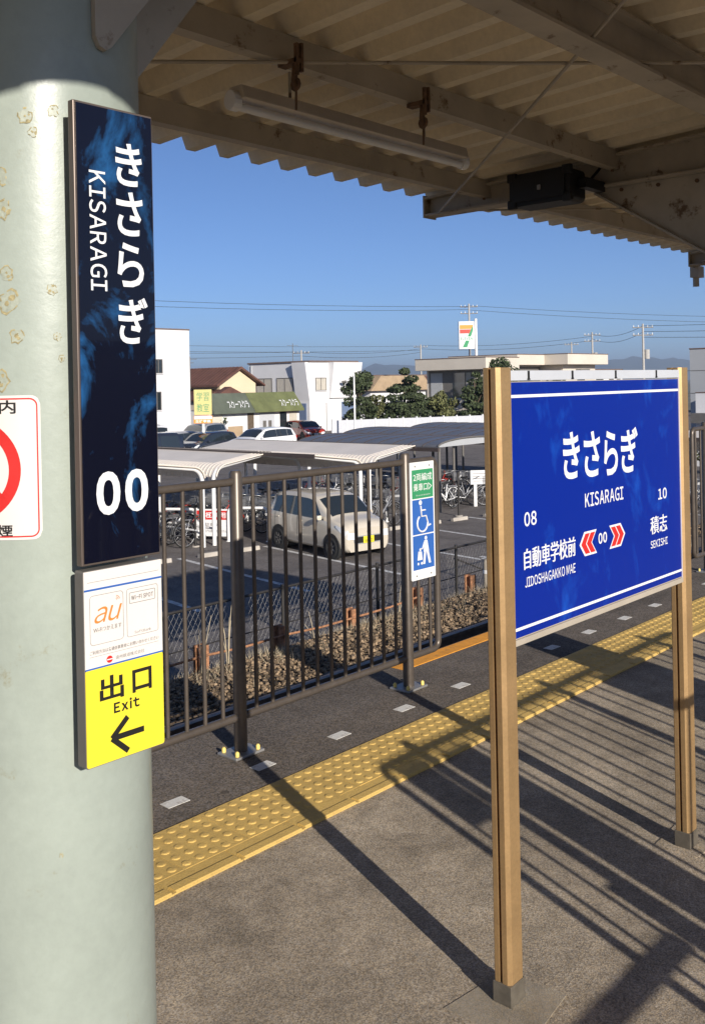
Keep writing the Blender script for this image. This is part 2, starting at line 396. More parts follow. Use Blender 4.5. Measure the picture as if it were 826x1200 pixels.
def rrect(x0, x1, z0, z1, r, n=5):
    P = []
    for cx, cz, a0 in ((x1 - r, z1 - r, 0), (x0 + r, z1 - r, 90), (x0 + r, z0 + r, 180), (x1 - r, z0 + r, 270)):
        for i in range(n + 1):
            t = math.radians(a0 + 90 * i / n); P.append((cx + r * math.cos(t), cz + r * math.sin(t)))
    return P

# =================================================================== THE SETTING
LOT = -2.4
TB = -1.0     # track bed
plat = tag(MB().box(-8, 40, -0.85, 2.79, -1.6, 0).build('platform', 'near_asphalt'), kind='structure')
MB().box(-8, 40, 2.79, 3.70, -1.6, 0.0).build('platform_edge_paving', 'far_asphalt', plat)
MB().box(-8, 40, 3.703, 3.72, -1.6, -0.012).build('platform_edge_wall', 'wall_concrete', plat)
# tactile tiles
def tile_mesh():
    mb = MB(); w = 0.2975
    mb.box(0, w, 0, w, 0, 0.007)
    for i in range(5):
        for j in range(5):
            cx = 0.03 + 0.0594 * i; cy = 0.03 + 0.0594 * j
            V = []; n = 10
            for z, r in ((0.007, 0.0175), (0.0095, 0.0158), (0.0108, 0.0110)):
                for k in range(n):
                    t = 2 * math.pi * k / n; V.append((cx + r * math.cos(t), cy + r * math.sin(t), z))
            F = [(l * n + k, l * n + (k + 1) % n, (l + 1) * n + (k + 1) % n, (l + 1) * n + k) for l in range(2) for k in range(n)] + [tuple(range(2 * n, 3 * n))]
            mb.add(V, F, 0, False)
    return mb
def bar_tile():
    mb = MB(); w = 0.297
    mb.box(0, w, 0, 0.098, 0, 0.006)
    mb.prism([(0.046, 0.006), (0.042, 0.0108), (0.006, 0.0108), (0.001, 0.006)], 'x', 0.008, w - 0.008)
    return mb
t0 = tile_mesh().build('tactile_tile', 'tile', plat); b0 = bar_tile().build('tactile_bar_tile', 'tile', plat)
first = True
for i in range(-14, 40):
    for src, x, y in ((t0, 2.39 + 0.3 * i, 2.690), (b0, 2.27 + 0.3 * i, 2.590)):
        o = src if first else src.copy()
        if not first: C.objects.link(o)
        o.location = (x + random.uniform(-.0012, .0012), y + random.uniform(-.0015, .0015), random.uniform(0.0, 0.0012))
        o.rotation_euler = (random.uniform(-.002, .002), random.uniform(-.002, .002), random.uniform(-.003, .003))
    first = False
# white dashes
d0 = None
for i in range(-6, 22):
    x = 2.415 + 0.4835 * i
    o = d0.copy() if d0 else MB().box(-0.052, 0.052, -0.03, 0.03, 0.0005, 0.0022).build('painted_dash', 'dash', plat)
    if d0: C.objects.link(o); o.parent = plat
    d0 = d0 or o
    o.location = (x + random.uniform(-.006, .006), 3.165 + random.uniform(-.006, .006), 0); o.rotation_euler = (0, 0, random.uniform(-.05, .05))
MB().box(4.38, 7.70, 3.575, 3.685, 0.0005, 0.004).build('painted_edge_line', 'orange', plat)
MB().box(-6.0, 1.0, 3.575, 3.685, 0.0005, 0.004).build('painted_edge_line', 'orange', plat)
# concrete footing patch of the station sign
MB().prism([(2.075, 1.325), (2.325, 1.358), (2.302, 1.545), (2.065, 1.575)], 'z', 0.0003, 0.0022).build('footing_patch', 'footing', plat)
MB().prism([(3.27, 1.40), (3.44, 1.38), (3.50, 1.43), (3.47, 1.56), (3.28, 1.55)], 'z', 0.0005, 0.003).build('footing_patch', 'near_asphalt', plat)

# track bed, embankment, car park, land
def grid_surface(name, m_, xs, prof, noise=0.0, parent=None):
    """surface with profile prof [(y,z)...] along x"""
    V = []; F = []
    for i, x in enumerate(xs):
        for j, (y, z) in enumerate(prof):
            V.append((x, y + random.uniform(-1, 1) * noise, z + random.uniform(-1, 1) * noise))
    m_n = len(prof)
    for i in range(len(xs) - 1):
        for j in range(m_n - 1):
            F.append((i * m_n + j, (i + 1) * m_n + j, (i + 1) * m_n + j + 1, i * m_n + j + 1))
    mb = MB(); mb.add(V, F, 0, True); return mb.build(name, m_, parent)
bed = grid_surface('track_bed', 'bed', np.linspace(-10, 60, 141), [(3.70, -1.12), (4.0, -1.08), (4.5, -1.02), (5.2, -1.0), (6.0, -1.0), (6.8, -1.02), (7.3, -1.08), (7.7, -1.22), (8.1, -1.42), (8.45, -1.6)], 0.012)
tag(bed, kind='structure')
emb = grid_surface('embankment', 'slope', np.linspace(-12, 62, 150), [(8.35, -1.6), (8.6, -1.66), (9.0, -1.78), (9.5, -2.0), (10.0, -2.22), (10.45, -2.42), (10.6, -2.6)], 0.02)
tag(emb, kind='structure')
lot = tag(MB().add([(-60, 10.3, LOT), (120, 10.3, LOT), (120, 140, LOT), (-60, 140, LOT)], [(0, 1, 2, 3)]).build('car_park', 'lot'), kind='structure')
land = tag(MB().add([(-12000, -12000, LOT - 0.25), (12000, -12000, LOT - 0.25), (12000, 12000, LOT - 0.25), (-12000, 12000, LOT - 0.25)], [(0, 1, 2, 3)]).build('far_ground', 'land'), kind='structure')
MB().box(-20, 60, 10.42, 10.56, LOT - 0.1, LOT + 0.13).build('kerb', 'concrete', lot, 0.01)

# track
track = tag(MB().box(-10, 60, 3.95, 6.55, TB - 0.22, TB - 0.03).build('railway_track', 'bed'), kind='structure')
s0 = None
for i in range(80):
    o = s0.copy() if s0 else MB().box(-0.11, 0.11, -1.0, 1.0, -0.09, 0.035).build('sleeper', 'sleeper', track, 0.012)
    if s0: C.objects.link(o); o.parent = track
    s0 = s0 or o
    o.location = (-4 + 0.62 * i, 5.2, TB)
RP = [(-.06, 0), (.06, 0), (.06, .012), (.012, .03), (.012, .11), (.032, .12), (.032, .15), (-.032, .15), (-.032, .12), (-.012, .11), (-.012, .03), (-.06, .012)]
for y in (5.2 - .56, 5.2 + .56):
    MB().prism([(y + a, TB + 0.035 + b) for a, b in RP], 'x', -10, 60).build('rail', 'steel', track)
# ballast stones
def stones(n, x0, x1, y0, y1, zf, s0_, s1_):
    t = (1 + 5 ** .5) / 2
    iv = np.array([(-1, t, 0), (1, t, 0), (-1, -t, 0), (1, -t, 0), (0, -1, t), (0, 1, t), (0, -1, -t), (0, 1, -t), (t, 0, -1), (t, 0, 1), (-t, 0, -1), (-t, 0, 1)], float)
    iv /= np.linalg.norm(iv[0])
    ft = np.array([(0, 11, 5), (0, 5, 1), (0, 1, 7), (0, 7, 10), (0, 10, 11), (1, 5, 9), (5, 11, 4), (11, 10, 2), (10, 7, 6), (7, 1, 8), (3, 9, 4), (3, 4, 2), (3, 2, 6), (3, 6, 8), (3, 8, 9), (4, 9, 5), (2, 4, 11), (6, 2, 10), (8, 6, 7), (9, 8, 1)])
    V = iv[None] * (1 + rng.uniform(-.28, .28, (n, 12, 1)))
    V *= np.stack([rng.uniform(.8, 1.3, n), rng.uniform(.7, 1.1, n), rng.uniform(.5, .9, n)], 1)[:, None]
    ang = rng.uniform(0, 6.28, n); ca, sa = np.cos(ang), np.sin(ang)
    X = V[..., 0] * ca[:, None] - V[..., 1] * sa[:, None]; Y = V[..., 0] * sa[:, None] + V[..., 1] * ca[:, None]
    V = np.stack([X, Y, V[..., 2]], 2) * rng.uniform(s0_, s1_, n)[:, None, None]
    px = rng.uniform(x0, x1, n); py = rng.uniform(y0, y1, n)
    V += np.stack([px, py, zf(py) + rng.uniform(-.01, .035, n)], 1)[:, None]
    return V.reshape(-1, 3), (ft[None] + 12 * np.arange(n)[:, None, None]).reshape(-1, 3)
zf = lambda y: np.interp(y, [3.7, 4.0, 4.5, 5.2, 6.0, 6.8, 7.3, 7.7, 8.1, 8.45], [-1.12, -1.08, -1.02, -1.0, -1.0, -1.02, -1.08, -1.22, -1.42, -1.6]) + 0.005
Vs = []; Fs = []; off = 0
for a in ((34000, 3.2, 14.5, 5.85, 7.75, zf, .008, .025), (2600, 3.0, 16, 7.7, 8.4, zf, .014, .034), (2600, 2, 14, 3.8, 5.9, zf, .025, .045), (2500, 16, 32, 5.8, 7.9, zf, .03, .05)):
    v_, f_ = stones(*a); Vs.append(v_); Fs.append(f_ + off); off += len(v_)
me = bpy.data.meshes.new('ballast'); me.from_pydata(np.concatenate(Vs).tolist(), [], np.concatenate(Fs).tolist()); me.materials.append(MT['stone'])
bal = bpy.data.objects.new('ballast', me); C.objects.link(bal)
tag(bal, 'loose brown ballast stones beside the railway track', 'ballast', kind='stuff')

rear = grid_surface('unseen_bounce_bed', 'stone', np.linspace(-20, 60, 121), [(-0.86, -1.05), (-1.5, -1.0), (-5.5, -1.0), (-9.0, -1.3), (-14.0, -1.6)], 0.015)  # unseen bed behind the platform, added to bounce sunlight up under the canopy
tag(rear, kind='structure')
# car park markings (lot is laid out about nine degrees off the track)
LA = math.radians(9)
ld = Vector((math.sin(LA), math.cos(LA), 0)); lp = Vector((math.cos(LA), -math.sin(LA), 0))
def lot_line(p, q, w=0.13):
    p = Vector((p[0], p[1], LOT + 0.004)); q = Vector((q[0], q[1], LOT + 0.004))
    a = (q - p).normalized().cross(Vector((0, 0, 1))) * w / 2
    return MB().add([p - a, p + a, q + a, q - a], [(0, 1, 2, 3)]).build('painted_bay_line', 'lot_paint', lot)
for i in range(-4, 9):
    st = Vector((13.75, 13.6, 0)) + lp * 2.45 * i
    lot_line(st, st + ld * 5.2)
kei = lettering('軽', 'lot_paint', lot, 18.6, 19.9, 11.6, 13.1, LOT + 0.004, 0.03, face='z', name='painted_lettering')
lettering('軽', 'lot_paint', lot, 21.2, 22.4, 13.0, 14.2, LOT + 0.004, 0.03, face='z', name='painted_lettering')
MB().add([(23.9, 14.9, LOT + .004), (24.9, 15.0, LOT + .004), (24.8, 15.7, LOT + .004), (23.8, 15.6, LOT + .004)], [(0, 1, 2, 3)]).build('painted_patch', 'lot_paint', lot)

# hills on the horizon
def hills(name, azs, dist, hfun, depth=2600):
    V = []; F = []; nr = 14
    for a in azs:
        for j in range(nr):
            t = j / (nr - 1); d = dist + depth * t
            h = math.sin(math.pi * min(1, t * 1.15)) ** 1.2 if t < .87 else max(0, math.sin(math.pi * min(1, t * 1.15)))
            z = LOT - 3 + hfun(a) * max(0, h) * (1 + 0.12 * math.sin(a * 57 + j * 2.1) + 0.08 * math.sin(a * 143 + j))
            dx = fwd * math.cos(a) + right * math.sin(a); V.append((dx.x * d, dx.y * d, z))
    for i in range(len(azs) - 1):
        for j in range(nr - 1): F.append((i * nr + j, (i + 1) * nr + j, (i + 1) * nr + j + 1, i * nr + j + 1))
    return tag(MB().add(V, F, 0, True).build(name, 'hill'), kind='structure')
def hfun(a):
    x = 413 + 1150 * math.tan(a)
    e = 7 + 17 * math.exp(-((x - 460) / 45) ** 2) + 7 * math.exp(-((x - 300) / 60) ** 2) + 16 * math.exp(-((x - 745) / 90) ** 2) + 9 * math.exp(-((x - 900) / 90) ** 2)
    e += 1.6 * math.sin(x * .09) + 1.0 * math.sin(x * .23 + 1)
    return 3 + (4300 + 1100) / 1150 * max(2, e)
hills('hills', np.linspace(-0.75, 0.75, 160), 4300, hfun)

# =================================================================== PLATFORM CANOPY
COLX, COLY, CR = 0.895, 1.515, 0.17
can = thing('platform_canopy', 'cream steel platform canopy with corrugated roof on a pale green round column', 'canopy', (COLX, COLY, 0))
EAVE_F, EAVE_R, RX0, RX1 = 3.69, -0.36, -7.0, 9.25
def roof_z(y):   # underside of the sheet
    return 2.875 - 0.042 * abs(y - COLY)
# corrugated sheet, folded profile along x
def corrugated():
    pitch, dep = 0.2075, 0.075
    xs = []; x = RX0
    prof = ((0.0, 0), (0.055, 0), (0.085, 1), (0.175, 1))
    while x < RX1:
        for a, h in prof: xs.append((x + a, h))
        x += pitch
    ys = [EAVE_R, 0.5, COLY, 2.6, EAVE_F]
    V = []; F = []
    for y in ys:
        for a, h in xs: V.append((a, y, roof_z(y) + h * dep))
    n = len(xs)
    for j in range(len(ys) - 1):
        for i in range(n - 1): F.append((j * n + i, j * n + i + 1, (j + 1) * n + i + 1, (j + 1) * n + i))
    mb = MB(); mb.add(V, F); return mb
rs = corrugated().build('roof_sheet', 'sheet', can)
sol = rs.modifiers.new('solid', 'SOLIDIFY'); sol.thickness = 0.004; sol.offset = 1
# columns
for i, u in enumerate((COLX - 3.85, COLX, COLX + 3.85, COLX + 7.7)):
    mb = MB(); mb.tube([(u, COLY, -0.02), (u, COLY, 2.70)], CR, 48)
    col_o = mb.build('column', 'paint_green', can)
    col_o['label'] = 'pale green round steel column with flaking rust spots'
    # rafter: tapered welded I-beam across the platform
    yF, yR = 3.60, EAVE_R + 0.09
    mb = MB()
    for y0, y1, zb0, zb1 in ((COLY, yF, 2.655, 2.655), (yR, COLY, 2.655, 2.655)):
        zt0 = roof_z(y0) - 0.022; zt1 = roof_z(y1) - 0.022
        mb.prism([(y0, zb0 + .012), (y1, zb1 + .012), (y1, zt1 - .01), (y0, zt0 - .01)], 'x', u - 0.006, u + 0.006)
        for (a0, a1) in ((zb0, zb1), (zt0 - .01, zt1 - .01)):
            mb.prism([(y0, a0), (y1, a1), (y1, a1 + .012), (y0, a0 + .012)], 'x', u - 0.055, u + 0.055)
    mb.box(u - .058, u + .058, yF + .001, yF + .012, 2.645, roof_z(yF) - .01)
    mb.build('rafter', 'canopy', can)
    # haunch plates
    mb = MB(); ya = COLY + CR - 0.02; yb = COLY + 0.98
    mb.prism([(ya, 2.653), (yb, 2.653), (yb, 2.63), (ya, 2.10)], 'x', u - 0.008, u + 0.008)
    mb.bar((u, yb, 2.634), (u, ya, 2.104), 0.07, 0.012, upv=(0, -0.6, 1))
    mb.build('haunch_plate', 'canopy', can)
    for sgn in (1, -1):
        xa = u + sgn * (CR - 0.03); xb = u + sgn * 0.55
        MB().prism([(xa, 2.698), (xb, 2.698), (xb, 2.67), (xa, 2.145)], 'y', COLY - 0.007, COLY + 0.007).build('haunch_plate', 'canopy', can)
    MB().prism([(u - .002, 2.80), (u - .002, 2.212), (u + .006, 2.197), (u + .018, 2.193), (u + .028, 2.20), (u + .43, 2.72), (u + .43, 2.80)], 'y', COLY - CR - .012, COLY - CR - .001).build('haunch_plate', 'canopy', can)
# ridge beam and purlins
mb = MB()
mb.box(RX0, RX1 - .1, COLY - .05, COLY + .05, 2.70, 2.712); mb.box(RX0, RX1 - .1, COLY - .006, COLY + .006, 2.712, 2.845); mb.box(RX0, RX1 - .1, COLY - .05, COLY + .05, 2.845, 2.857)
mb.build('ridge_beam', 'canopy', can)
for y in (3.16, 2.36, 0.70, -0.12):
    zt = roof_z(y) - 0.003; zb = zt - 0.095; mb = MB()
    mb.box(RX0, RX1 - .05, y - .003, y + .003, zb + .004, zt - .004)
    mb.box(RX0, RX1 - .05, y - .003, y + .05, zb, zb + .004); mb.box(RX0, RX1 - .05, y - .003, y + .05, zt - .004, zt)
    mb.box(RX0, RX1 - .05, y + .046, y + .05, zb + .004, zb + .02)
    mb.build('purlin', 'canopy', can)
# gutter along the rear eave, cable conduit and bolts
MB().prism([(EAVE_R - .10, 2.93), (EAVE_R - .10, 2.853), (EAVE_R - .08, 2.835), (EAVE_R - .03, 2.835), (EAVE_R - .005, 2.853), (EAVE_R - .005, 2.875)], 'x', RX0, RX1).build('gutter', 'canopy', can)
for u in (COLX, COLX + 3.85, COLX + 7.7):
    for y in (3.16, 2.36):
        for d in (-.035, .035): MB().tube([(u + d, y + .028, roof_z(y) - .108), (u + d, y + .028, roof_z(y) - .094)], .009, 6).build('bolt', 'rusty', can)
    for y, z in ((1.80, 2.62), (1.95, 2.62), (2.15, 2.63), (2.35, 2.635)): MB().tube([(u - .018, y, z), (u + .018, y, z)], .010, 6).build('bolt', 'rusty', can)
# brace rods
for a, b in (((0.98, 3.62, 2.735), (4.72, -0.02, 2.745)), ((4.70, 3.50, 2.668), (1.05, -0.38, 2.79)),
             ((4.80, 3.52, 2.69), (8.55, 0.0, 2.75)), ((8.55, 3.5, 2.68), (4.82, 0.0, 2.76))):
    A = Vector(a); B = Vector(b); mid = (A + B) / 2 - Vector((0, 0, 0.012))
    MB().tube([A, (A * 2 + mid) / 3, mid, (B * 2 + mid) / 3, B], 0.0065, 7).build('brace_rod', 'canopy', can)
# rusted beam clamps hanging below the second purlin
for u in (2.32, 3.01):
    mb = MB(); y = 2.30; z = roof_z(2.36) - 0.1
    mb.box(u - .018, u + .018, y - .012, y + .075, z - .018, z - .002); mb.box(u - .018, u - .008, y - .016, y - .002, z - .06, z + .045)
    mb.box(u + .006, u + .016, y - .014, y + .0, z - .045, z + .05)
    mb.tube([(u, y + .01, z - .015), (u - .004, y + .012, z - .07), (u + .006, y + .012, z - .10)], 0.011, 6)
    mb.tube([(u + .004, y + .012, z - .10), (u + .002, y + .012, z - .17)], 0.0045, 6)
    mb.torus((u, y + .01, z - .085), (1, 0, 0), 0.018, 0.006, 10, 5)
    mb.build('beam_clamp', 'rusty', can)
# downpipe bracket at the far eave end
MB().box(8.66, 8.78, 3.57, 3.65, 2.56, 2.66).tube([(8.72, 3.62, 2.57), (8.72, 3.62, 2.48)], .028, 10).build('gutter_outlet', 'canopy', can)

# strip light under the eave
lampo = thing('strip_light', 'white fluorescent strip light hanging under the canopy eave', 'light', (3.0, 2.62, 2.62))
LX0, LX1, LY, LZ = 2.30, 3.72, 2.62, 2.66
MB().prism([(LY - .045, LZ + .012), (LY + .045, LZ + .012), (LY + .032, LZ + .06), (LY - .032, LZ + .06)], 'x', LX0 + .03, LX1 - .03).build('housing', 'lamp_body', lampo, .003)
MB().tube([(LX0 + .035, LY, LZ - .012), (LX1 - .035, LY, LZ - .012)], .0150, 14).build('tube', 'tube', lampo)
for x in (LX0, LX1 - .035):
    MB().prism([(LY - .03 * math.cos(t), LZ + .004 + .036 * math.sin(t)) for t in np.linspace(0, 2 * math.pi, 15)[:-1]], 'x', x, x + .035).build('end_cap', 'tube', lampo, .003)
for x in (LX0 + .3, LX1 - .3):
    MB().tube([(x, LY, LZ + .055), (x, LY, roof_z(LY) + .002)], .006, 6).build('hanger', 'canopy', lampo)

# loudspeaker on the rafter
spk = thing('loudspeaker', 'small black box loudspeaker fixed to the canopy rafter', 'loudspeaker', (4.5, 2.64, 2.56))
mb = MB(); mb.prism(rrect(2.475, 2.83, 2.565, 2.735, .03), 'x', 4.42, 4.58); sb = mb.build('cabinet', 'speaker', spk, .008)
MB().prism(rrect(2.50, 2.805, 2.588, 2.712, .02), 'x', 4.410, 4.418).build('grille', 'speaker', spk, .003)
MB().prism(rrect(2.635, 2.655, 2.635, 2.66, .004), 'x', 4.405, 4.4095).build('badge', 'plate', spk)
for y, z in ((2.49, 2.58), (2.49, 2.72), (2.815, 2.58), (2.815, 2.72)):
    MB().box(4.412, 4.44, y - .028, y + .028, z - .024, z + .024).build('corner_guard', 'speaker', spk, .008)
MB().box(4.50, 4.70, 2.425, 2.472, 2.63, 2.68).tube([(4.56, 2.45, 2.66), (4.62, 2.43, 2.72), (4.70, 2.45, 2.76)], .008, 6).build('bracket', 'speaker', spk)

# =================================================================== SIGNS ON THE COLUMN
PY = 1.300     # front plane of the column plates
np_ = thing('station_nameplate', 'tall dark navy station name plate with white kana on the column', 'sign', (0.9, PY, 1.38))
PX0, PX1, PZ0, PZ1 = 0.829, 0.975, 1.382, 2.092
MB().box(PX0, PX1, PY + .002, PY + .016, PZ0, PZ1).build('backing', 'plate_edge', np_, .0015)
MB().box(PX0 + .004, PX1 - .003, PY, PY + .0018, PZ0 + .004, PZ1 - .004).build('face', 'navy', np_)
for z in (1.45, 1.75, 2.02): MB().box(.88, .92, PY + .0165, 1.352, z - .02, z + .02).build('bracket', 'plate_edge', np_)
yt = PY - .0006
for ch, z0, z1 in (('き', 1.972, 2.040), ('さ', 1.893, 1.963), ('ら', 1.812, 1.882), ('ぎ', 1.722, 1.796)):
    lettering(ch, 'white', np_, .902, .952 if ch != 'ぎ' else .958, z0, z1, yt, 0.018)
lettering('KISARAGI', 'white', np_, .853, .883, 1.803, 1.988, yt, 0.010, turn=True)
lettering('0', 'white', np_, .8555, .8990, 1.456, 1.5235, yt, 0.045); lettering('0', 'white', np_, .9080, .9520, 1.456, 1.5235, yt, 0.045)

ex = thing('exit_sign', 'white and yellow exit plate with arrow below the name plate', 'sign', (0.9, PY, 1.07))
mb = MB(); mb.prism(rrect(.829, .975, 1.074, 1.3745, .004), 'y', PY + .001, PY + .022); mb.build('backing', 'frame', ex)
MB().box(.830, .974, PY - .0005, PY + .0005, 1.2255, 1.3735).build('white_face', 'cream_print', ex)
MB().prism(rrect(.830, .974, 1.0755, 1.224, .004), 'y', PY - .0005, PY + .0005).build('yellow_face', 'yellow_print', ex)
y1 = PY - .0012
MB().box(.830, .974, y1, y1 + .0004, 1.3435, 1.3465).build('rule', 'blue_print', ex)
MB().box(.830, .974, y1, y1 + .0004, 1.2235, 1.2260).build('rule', 'blue_print', ex)
MB().box(.836, .968, y1, y1 + .0004, 1.3565, 1.3570).build('rule', 'grey_print', ex)
def outline(x0, x1, z0, z1, r, w, m_, par):
    o_ = rrect(x0, x1, z0, z1, r); i_ = rrect(x0 + w, x1 - w, z0 + w, z1 - w, max(r - w, .0005)); n = len(o_)
    V = [(p[0], y1, p[1]) for p in o_ + i_]
    return MB().add(V, [(i, (i + 1) % n, n + (i + 1) % n, n + i) for i in range(n)]).build('frame_line', m_, par)
outline(.839, .900, 1.260, 1.336, .006, .0007, 'grey_print', ex); outline(.906, .966, 1.260, 1.336, .004, .0007, 'grey_print', ex)
outline(.911, .961, 1.312, 1.3295, .002, .0009, 'grey_print', ex)
me_o = lettering('au', 'orange_print', ex, .848, .892, 1.2925, 1.3165, y1, 0.0)
for v_ in me_o.data.vertices: v_.co.x += (v_.co.z - (1.30 - 1.07)) * 0.35
for k_ in range(3):
    P = [(.886 + .0025 * (k_ + 1) * math.cos(t), 1.3225 + .0025 * (k_ + 1) * math.sin(t)) for t in np.linspace(.2, 1.4, 5)]
    MB().tube([(a, y1, b) for a, b in P], .0004, 4).build('wave_mark', 'orange_print', ex)
lettering('Wi-Fiつかえます', 'grey_print', ex, .845, .896, 1.279, 1.2865, y1, 0.01)
lettering('Wi-Fi SPOT', 'grey_print', ex, .915, .957, 1.317, 1.3245, y1, 0.03)
lettering('SoftBank', 'grey_print', ex, .920, .952, 1.2635, 1.2680, y1, 0.0)
lettering('ご利用方法は各通信事業者にお問い合わせください', 'grey_print', ex, .838, .966, 1.2460, 1.2520, y1, 0.01)
MB().box(.838, .966, y1, y1 + .0004, 1.2425, 1.2429).build('rule', 'grey_print', ex)
lettering('遠州鉄道株式会社', 'grey_print', ex, .884, .938, 1.2305, 1.2365, y1, 0.0)
MB().disc((.873, y1, 1.2335), (0, 1, 0), .0055, .0006, 14).build('crest', 'red', ex)
MB().box(.868, .878, y1 - .0006, y1 - .0004, 1.2327, 1.2343).build('crest_bar', 'white', ex)
lettering('出', 'black', ex, .854, .898, 1.1700, 1.2085, y1, 0.022); lettering('口', 'black', ex, .914, .951, 1.1705, 1.2065, y1, 0.026)
lettering('Exit', 'black', ex, .879, .927, 1.1475, 1.1650, y1, 0.034, spacing=1.35)
# arrow: two heavy strokes of the head and the shaft
ax, az = .8745, 1.1100
def stroke(p, q, w):
    d = Vector((q[0] - p[0], q[1] - p[1])).normalized(); a = Vector((-d.y, d.x)) * w / 2
    return [(p[0] + a.x, p[1] + a.y), (p[0] - a.x, p[1] - a.y), (q[0] - a.x, q[1] - a.y), (q[0] + a.x, q[1] + a.y)]
mb = MB()
for k_, (p, q) in enumerate((((ax, az), (.904, 1.1365)), ((ax, az), (.904, 1.0835)), ((ax + .004, az), (.934, az)))):
    mb.prism(stroke(p, q, .0088)[::-1], 'y', y1 - .0002 * k_ - .0002, y1 + .0004)
mb.build('arrow', 'black', ex)

# no-smoking sticker wrapped round the column
ns = thing('no_smoking_sticker', 'white no smoking sticker with red ring wrapped round the column', 'sticker', (COLX, COLY, 1.42))
def wrapped(name, m_, poly, par, lift):
    """polygon in (arc length s from sticker centre, z) wrapped on the column; centre angle faces left of the camera"""
    a0 = math.radians(-118.6 - 41.0)
    V = [];
    for s_, z in poly:
        a = a0 + s_ / CR; V.append((COLX + (CR + lift) * math.cos(a), COLY + (CR + lift) * math.sin(a), z))
    return V
def dense(P, k=10):
    return [(lerp2(P[i], P[(i + 1) % len(P)], j / k)) for i in range(len(P)) for j in range(k)]
def lerp2(a, b, t): return (a[0] + (b[0] - a[0]) * t, a[1] + (b[1] - a[1]) * t)
def wrap_strip(name, m_, inner, outer, lift):
    if len(inner) < 60: inner = dense(inner); outer = dense(outer)
    n = len(inner); V = wrapped(name, m_, inner, ns, lift) + wrapped(name, m_, outer, ns, lift)
    return MB().add(V, [(i, (i + 1) % n, n + (i + 1) % n, n + i) for i in range(n)]).build(name, m_, ns)
def wrap_grid(name, m_, x0, x1, z0, z1, lift, r=0.0, n=16):
    V = []; F = []
    for i in range(n + 1):
        s_ = x0 + (x1 - x0) * i / n
        e = max(0.0, r - min(s_ - x0, x1 - s_)); cut = r - math.sqrt(max(0, r * r - e * e)) if r else 0
        V += wrapped('', '', [(s_, z0 + cut), (s_, z1 - cut)], ns, lift)
    F = [(2 * i, 2 * i + 2, 2 * i + 3, 2 * i + 1) for i in range(n)]
    return MB().add(V, F, 0, True).build(name, m_, ns)
SW, SZ0, SZ1 = .112, 1.422, 1.644; SC = 1.53
wrap_grid('sheet', 'cream_print', -SW, SW, SZ0, SZ1, .0010, .014, 64)
wrap_strip('border', 'red', rrect(-SW + .004, SW - .004, SZ0 + .004, SZ1 - .004, .012, 8), rrect(-SW + .0062, SW - .0062, SZ0 + .0062, SZ1 - .0062, .010, 8), .0017)
circ = lambda r, n=64: [(r * math.cos(2 * math.pi * k / n), SC + r * math.sin(2 * math.pi * k / n)) for k in range(n)]
wrap_strip('ring', 'red', circ(.082), circ(.064), .0018)
P = [(-.058, SC + .042), (-.042, SC + .058), (.058, SC - .042), (.042, SC - .058)]
seg = 10; V = []
for i in range(seg + 1):
    t = i / seg
    V += wrapped('', '', [(P[0][0] * (1 - t) + P[3][0] * t, P[0][1] * (1 - t) + P[3][1] * t), (P[1][0] * (1 - t) + P[2][0] * t, P[1][1] * (1 - t) + P[2][1] * t)], ns, .0024)
MB().add(V, [(2 * i, 2 * i + 2, 2 * i + 3, 2 * i + 1) for i in range(seg)]).build('slash', 'red', ns)
wrap_grid('cigarette', 'black', -.05, .030, SC - .022, SC - .012, .0021)
for x in (.035, .041): wrap_grid('ember', 'black', x, x + .003, SC - .022, SC - .012, .0021, n=2)
for x in (.034, .041):
    sm = [(x, SC - .006), (x, SC + .010), (x - .006, SC + .020), (x - .016, SC + .020)]
    V = wrapped('', '', sm, ns, .0026); MB().tube(V, .0013, 5).build('smoke', 'black', ns)
def stain(s_, z, r, seed):
    rr = random.Random(seed); n = 14
    ph = [rr.uniform(.75, 1.2) for _ in range(n)]
    V = wrapped('', '', [(s_ + r * ph[k] * math.cos(2 * math.pi * k / n), z + r * 1.15 * ph[k] * math.sin(2 * math.pi * k / n)) for k in range(n)], None, .0006)
    W = wrapped('', '', [(s_ + r * ph[k] * rr.uniform(.74, .93) * math.cos(2 * math.pi * k / n), z + r * 1.15 * ph[k] * rr.uniform(.74, .93) * math.sin(2 * math.pi * k / n)) for k in range(n)], None, .0008)
    gap = {rr.randrange(n) for _ in range(4)}
    MB().add(wrapped('', '', [(s_ + r * .93 * ph[k] * math.cos(2 * math.pi * k / n), z + r * 1.06 * ph[k] * math.sin(2 * math.pi * k / n)) for k in range(n)], None, .0004), [tuple(range(n))]).build('paint_blister', 'blister', can)
    mb = MB(); mb.add(V + W, [(k, (k + 1) % n, n + (k + 1) % n, n + k) for k in range(n) if k not in gap])
    for q in range(rr.randint(2, 4)):
        a = rr.uniform(0, 6.28); d = rr.uniform(0, .8) * r; b_ = r * rr.uniform(.12, .36); m_ = 7
        mb.add(wrapped('', '', [(s_ + d * math.cos(a) + b_ * rr.uniform(.6, 1.2) * math.cos(6.283 * k / m_), z + d * math.sin(a) + b_ * rr.uniform(.6, 1.3) * math.sin(6.283 * k / m_)) for k in range(m_)], None, .0007), [tuple(range(m_))])
    mb.build('rust_stain', 'stain', can)
for k_, (s_, z, r_) in enumerate(((.059, 1.981, .0135), (.062, 1.930, .015), (.066, 1.832, .012), (.069, 1.789, .019), (.079, 1.735, .012), (.052, 1.666, .017), (.098, 2.074, .012), (.109, 2.05, .008), (.139, 2.085, .010), (.133, 1.807, .009), (.139, 1.734, .007), (.145, 1.70, .006), (.13, .93, .004))):
    stain(s_, z, r_ * .9, 100 + k_)
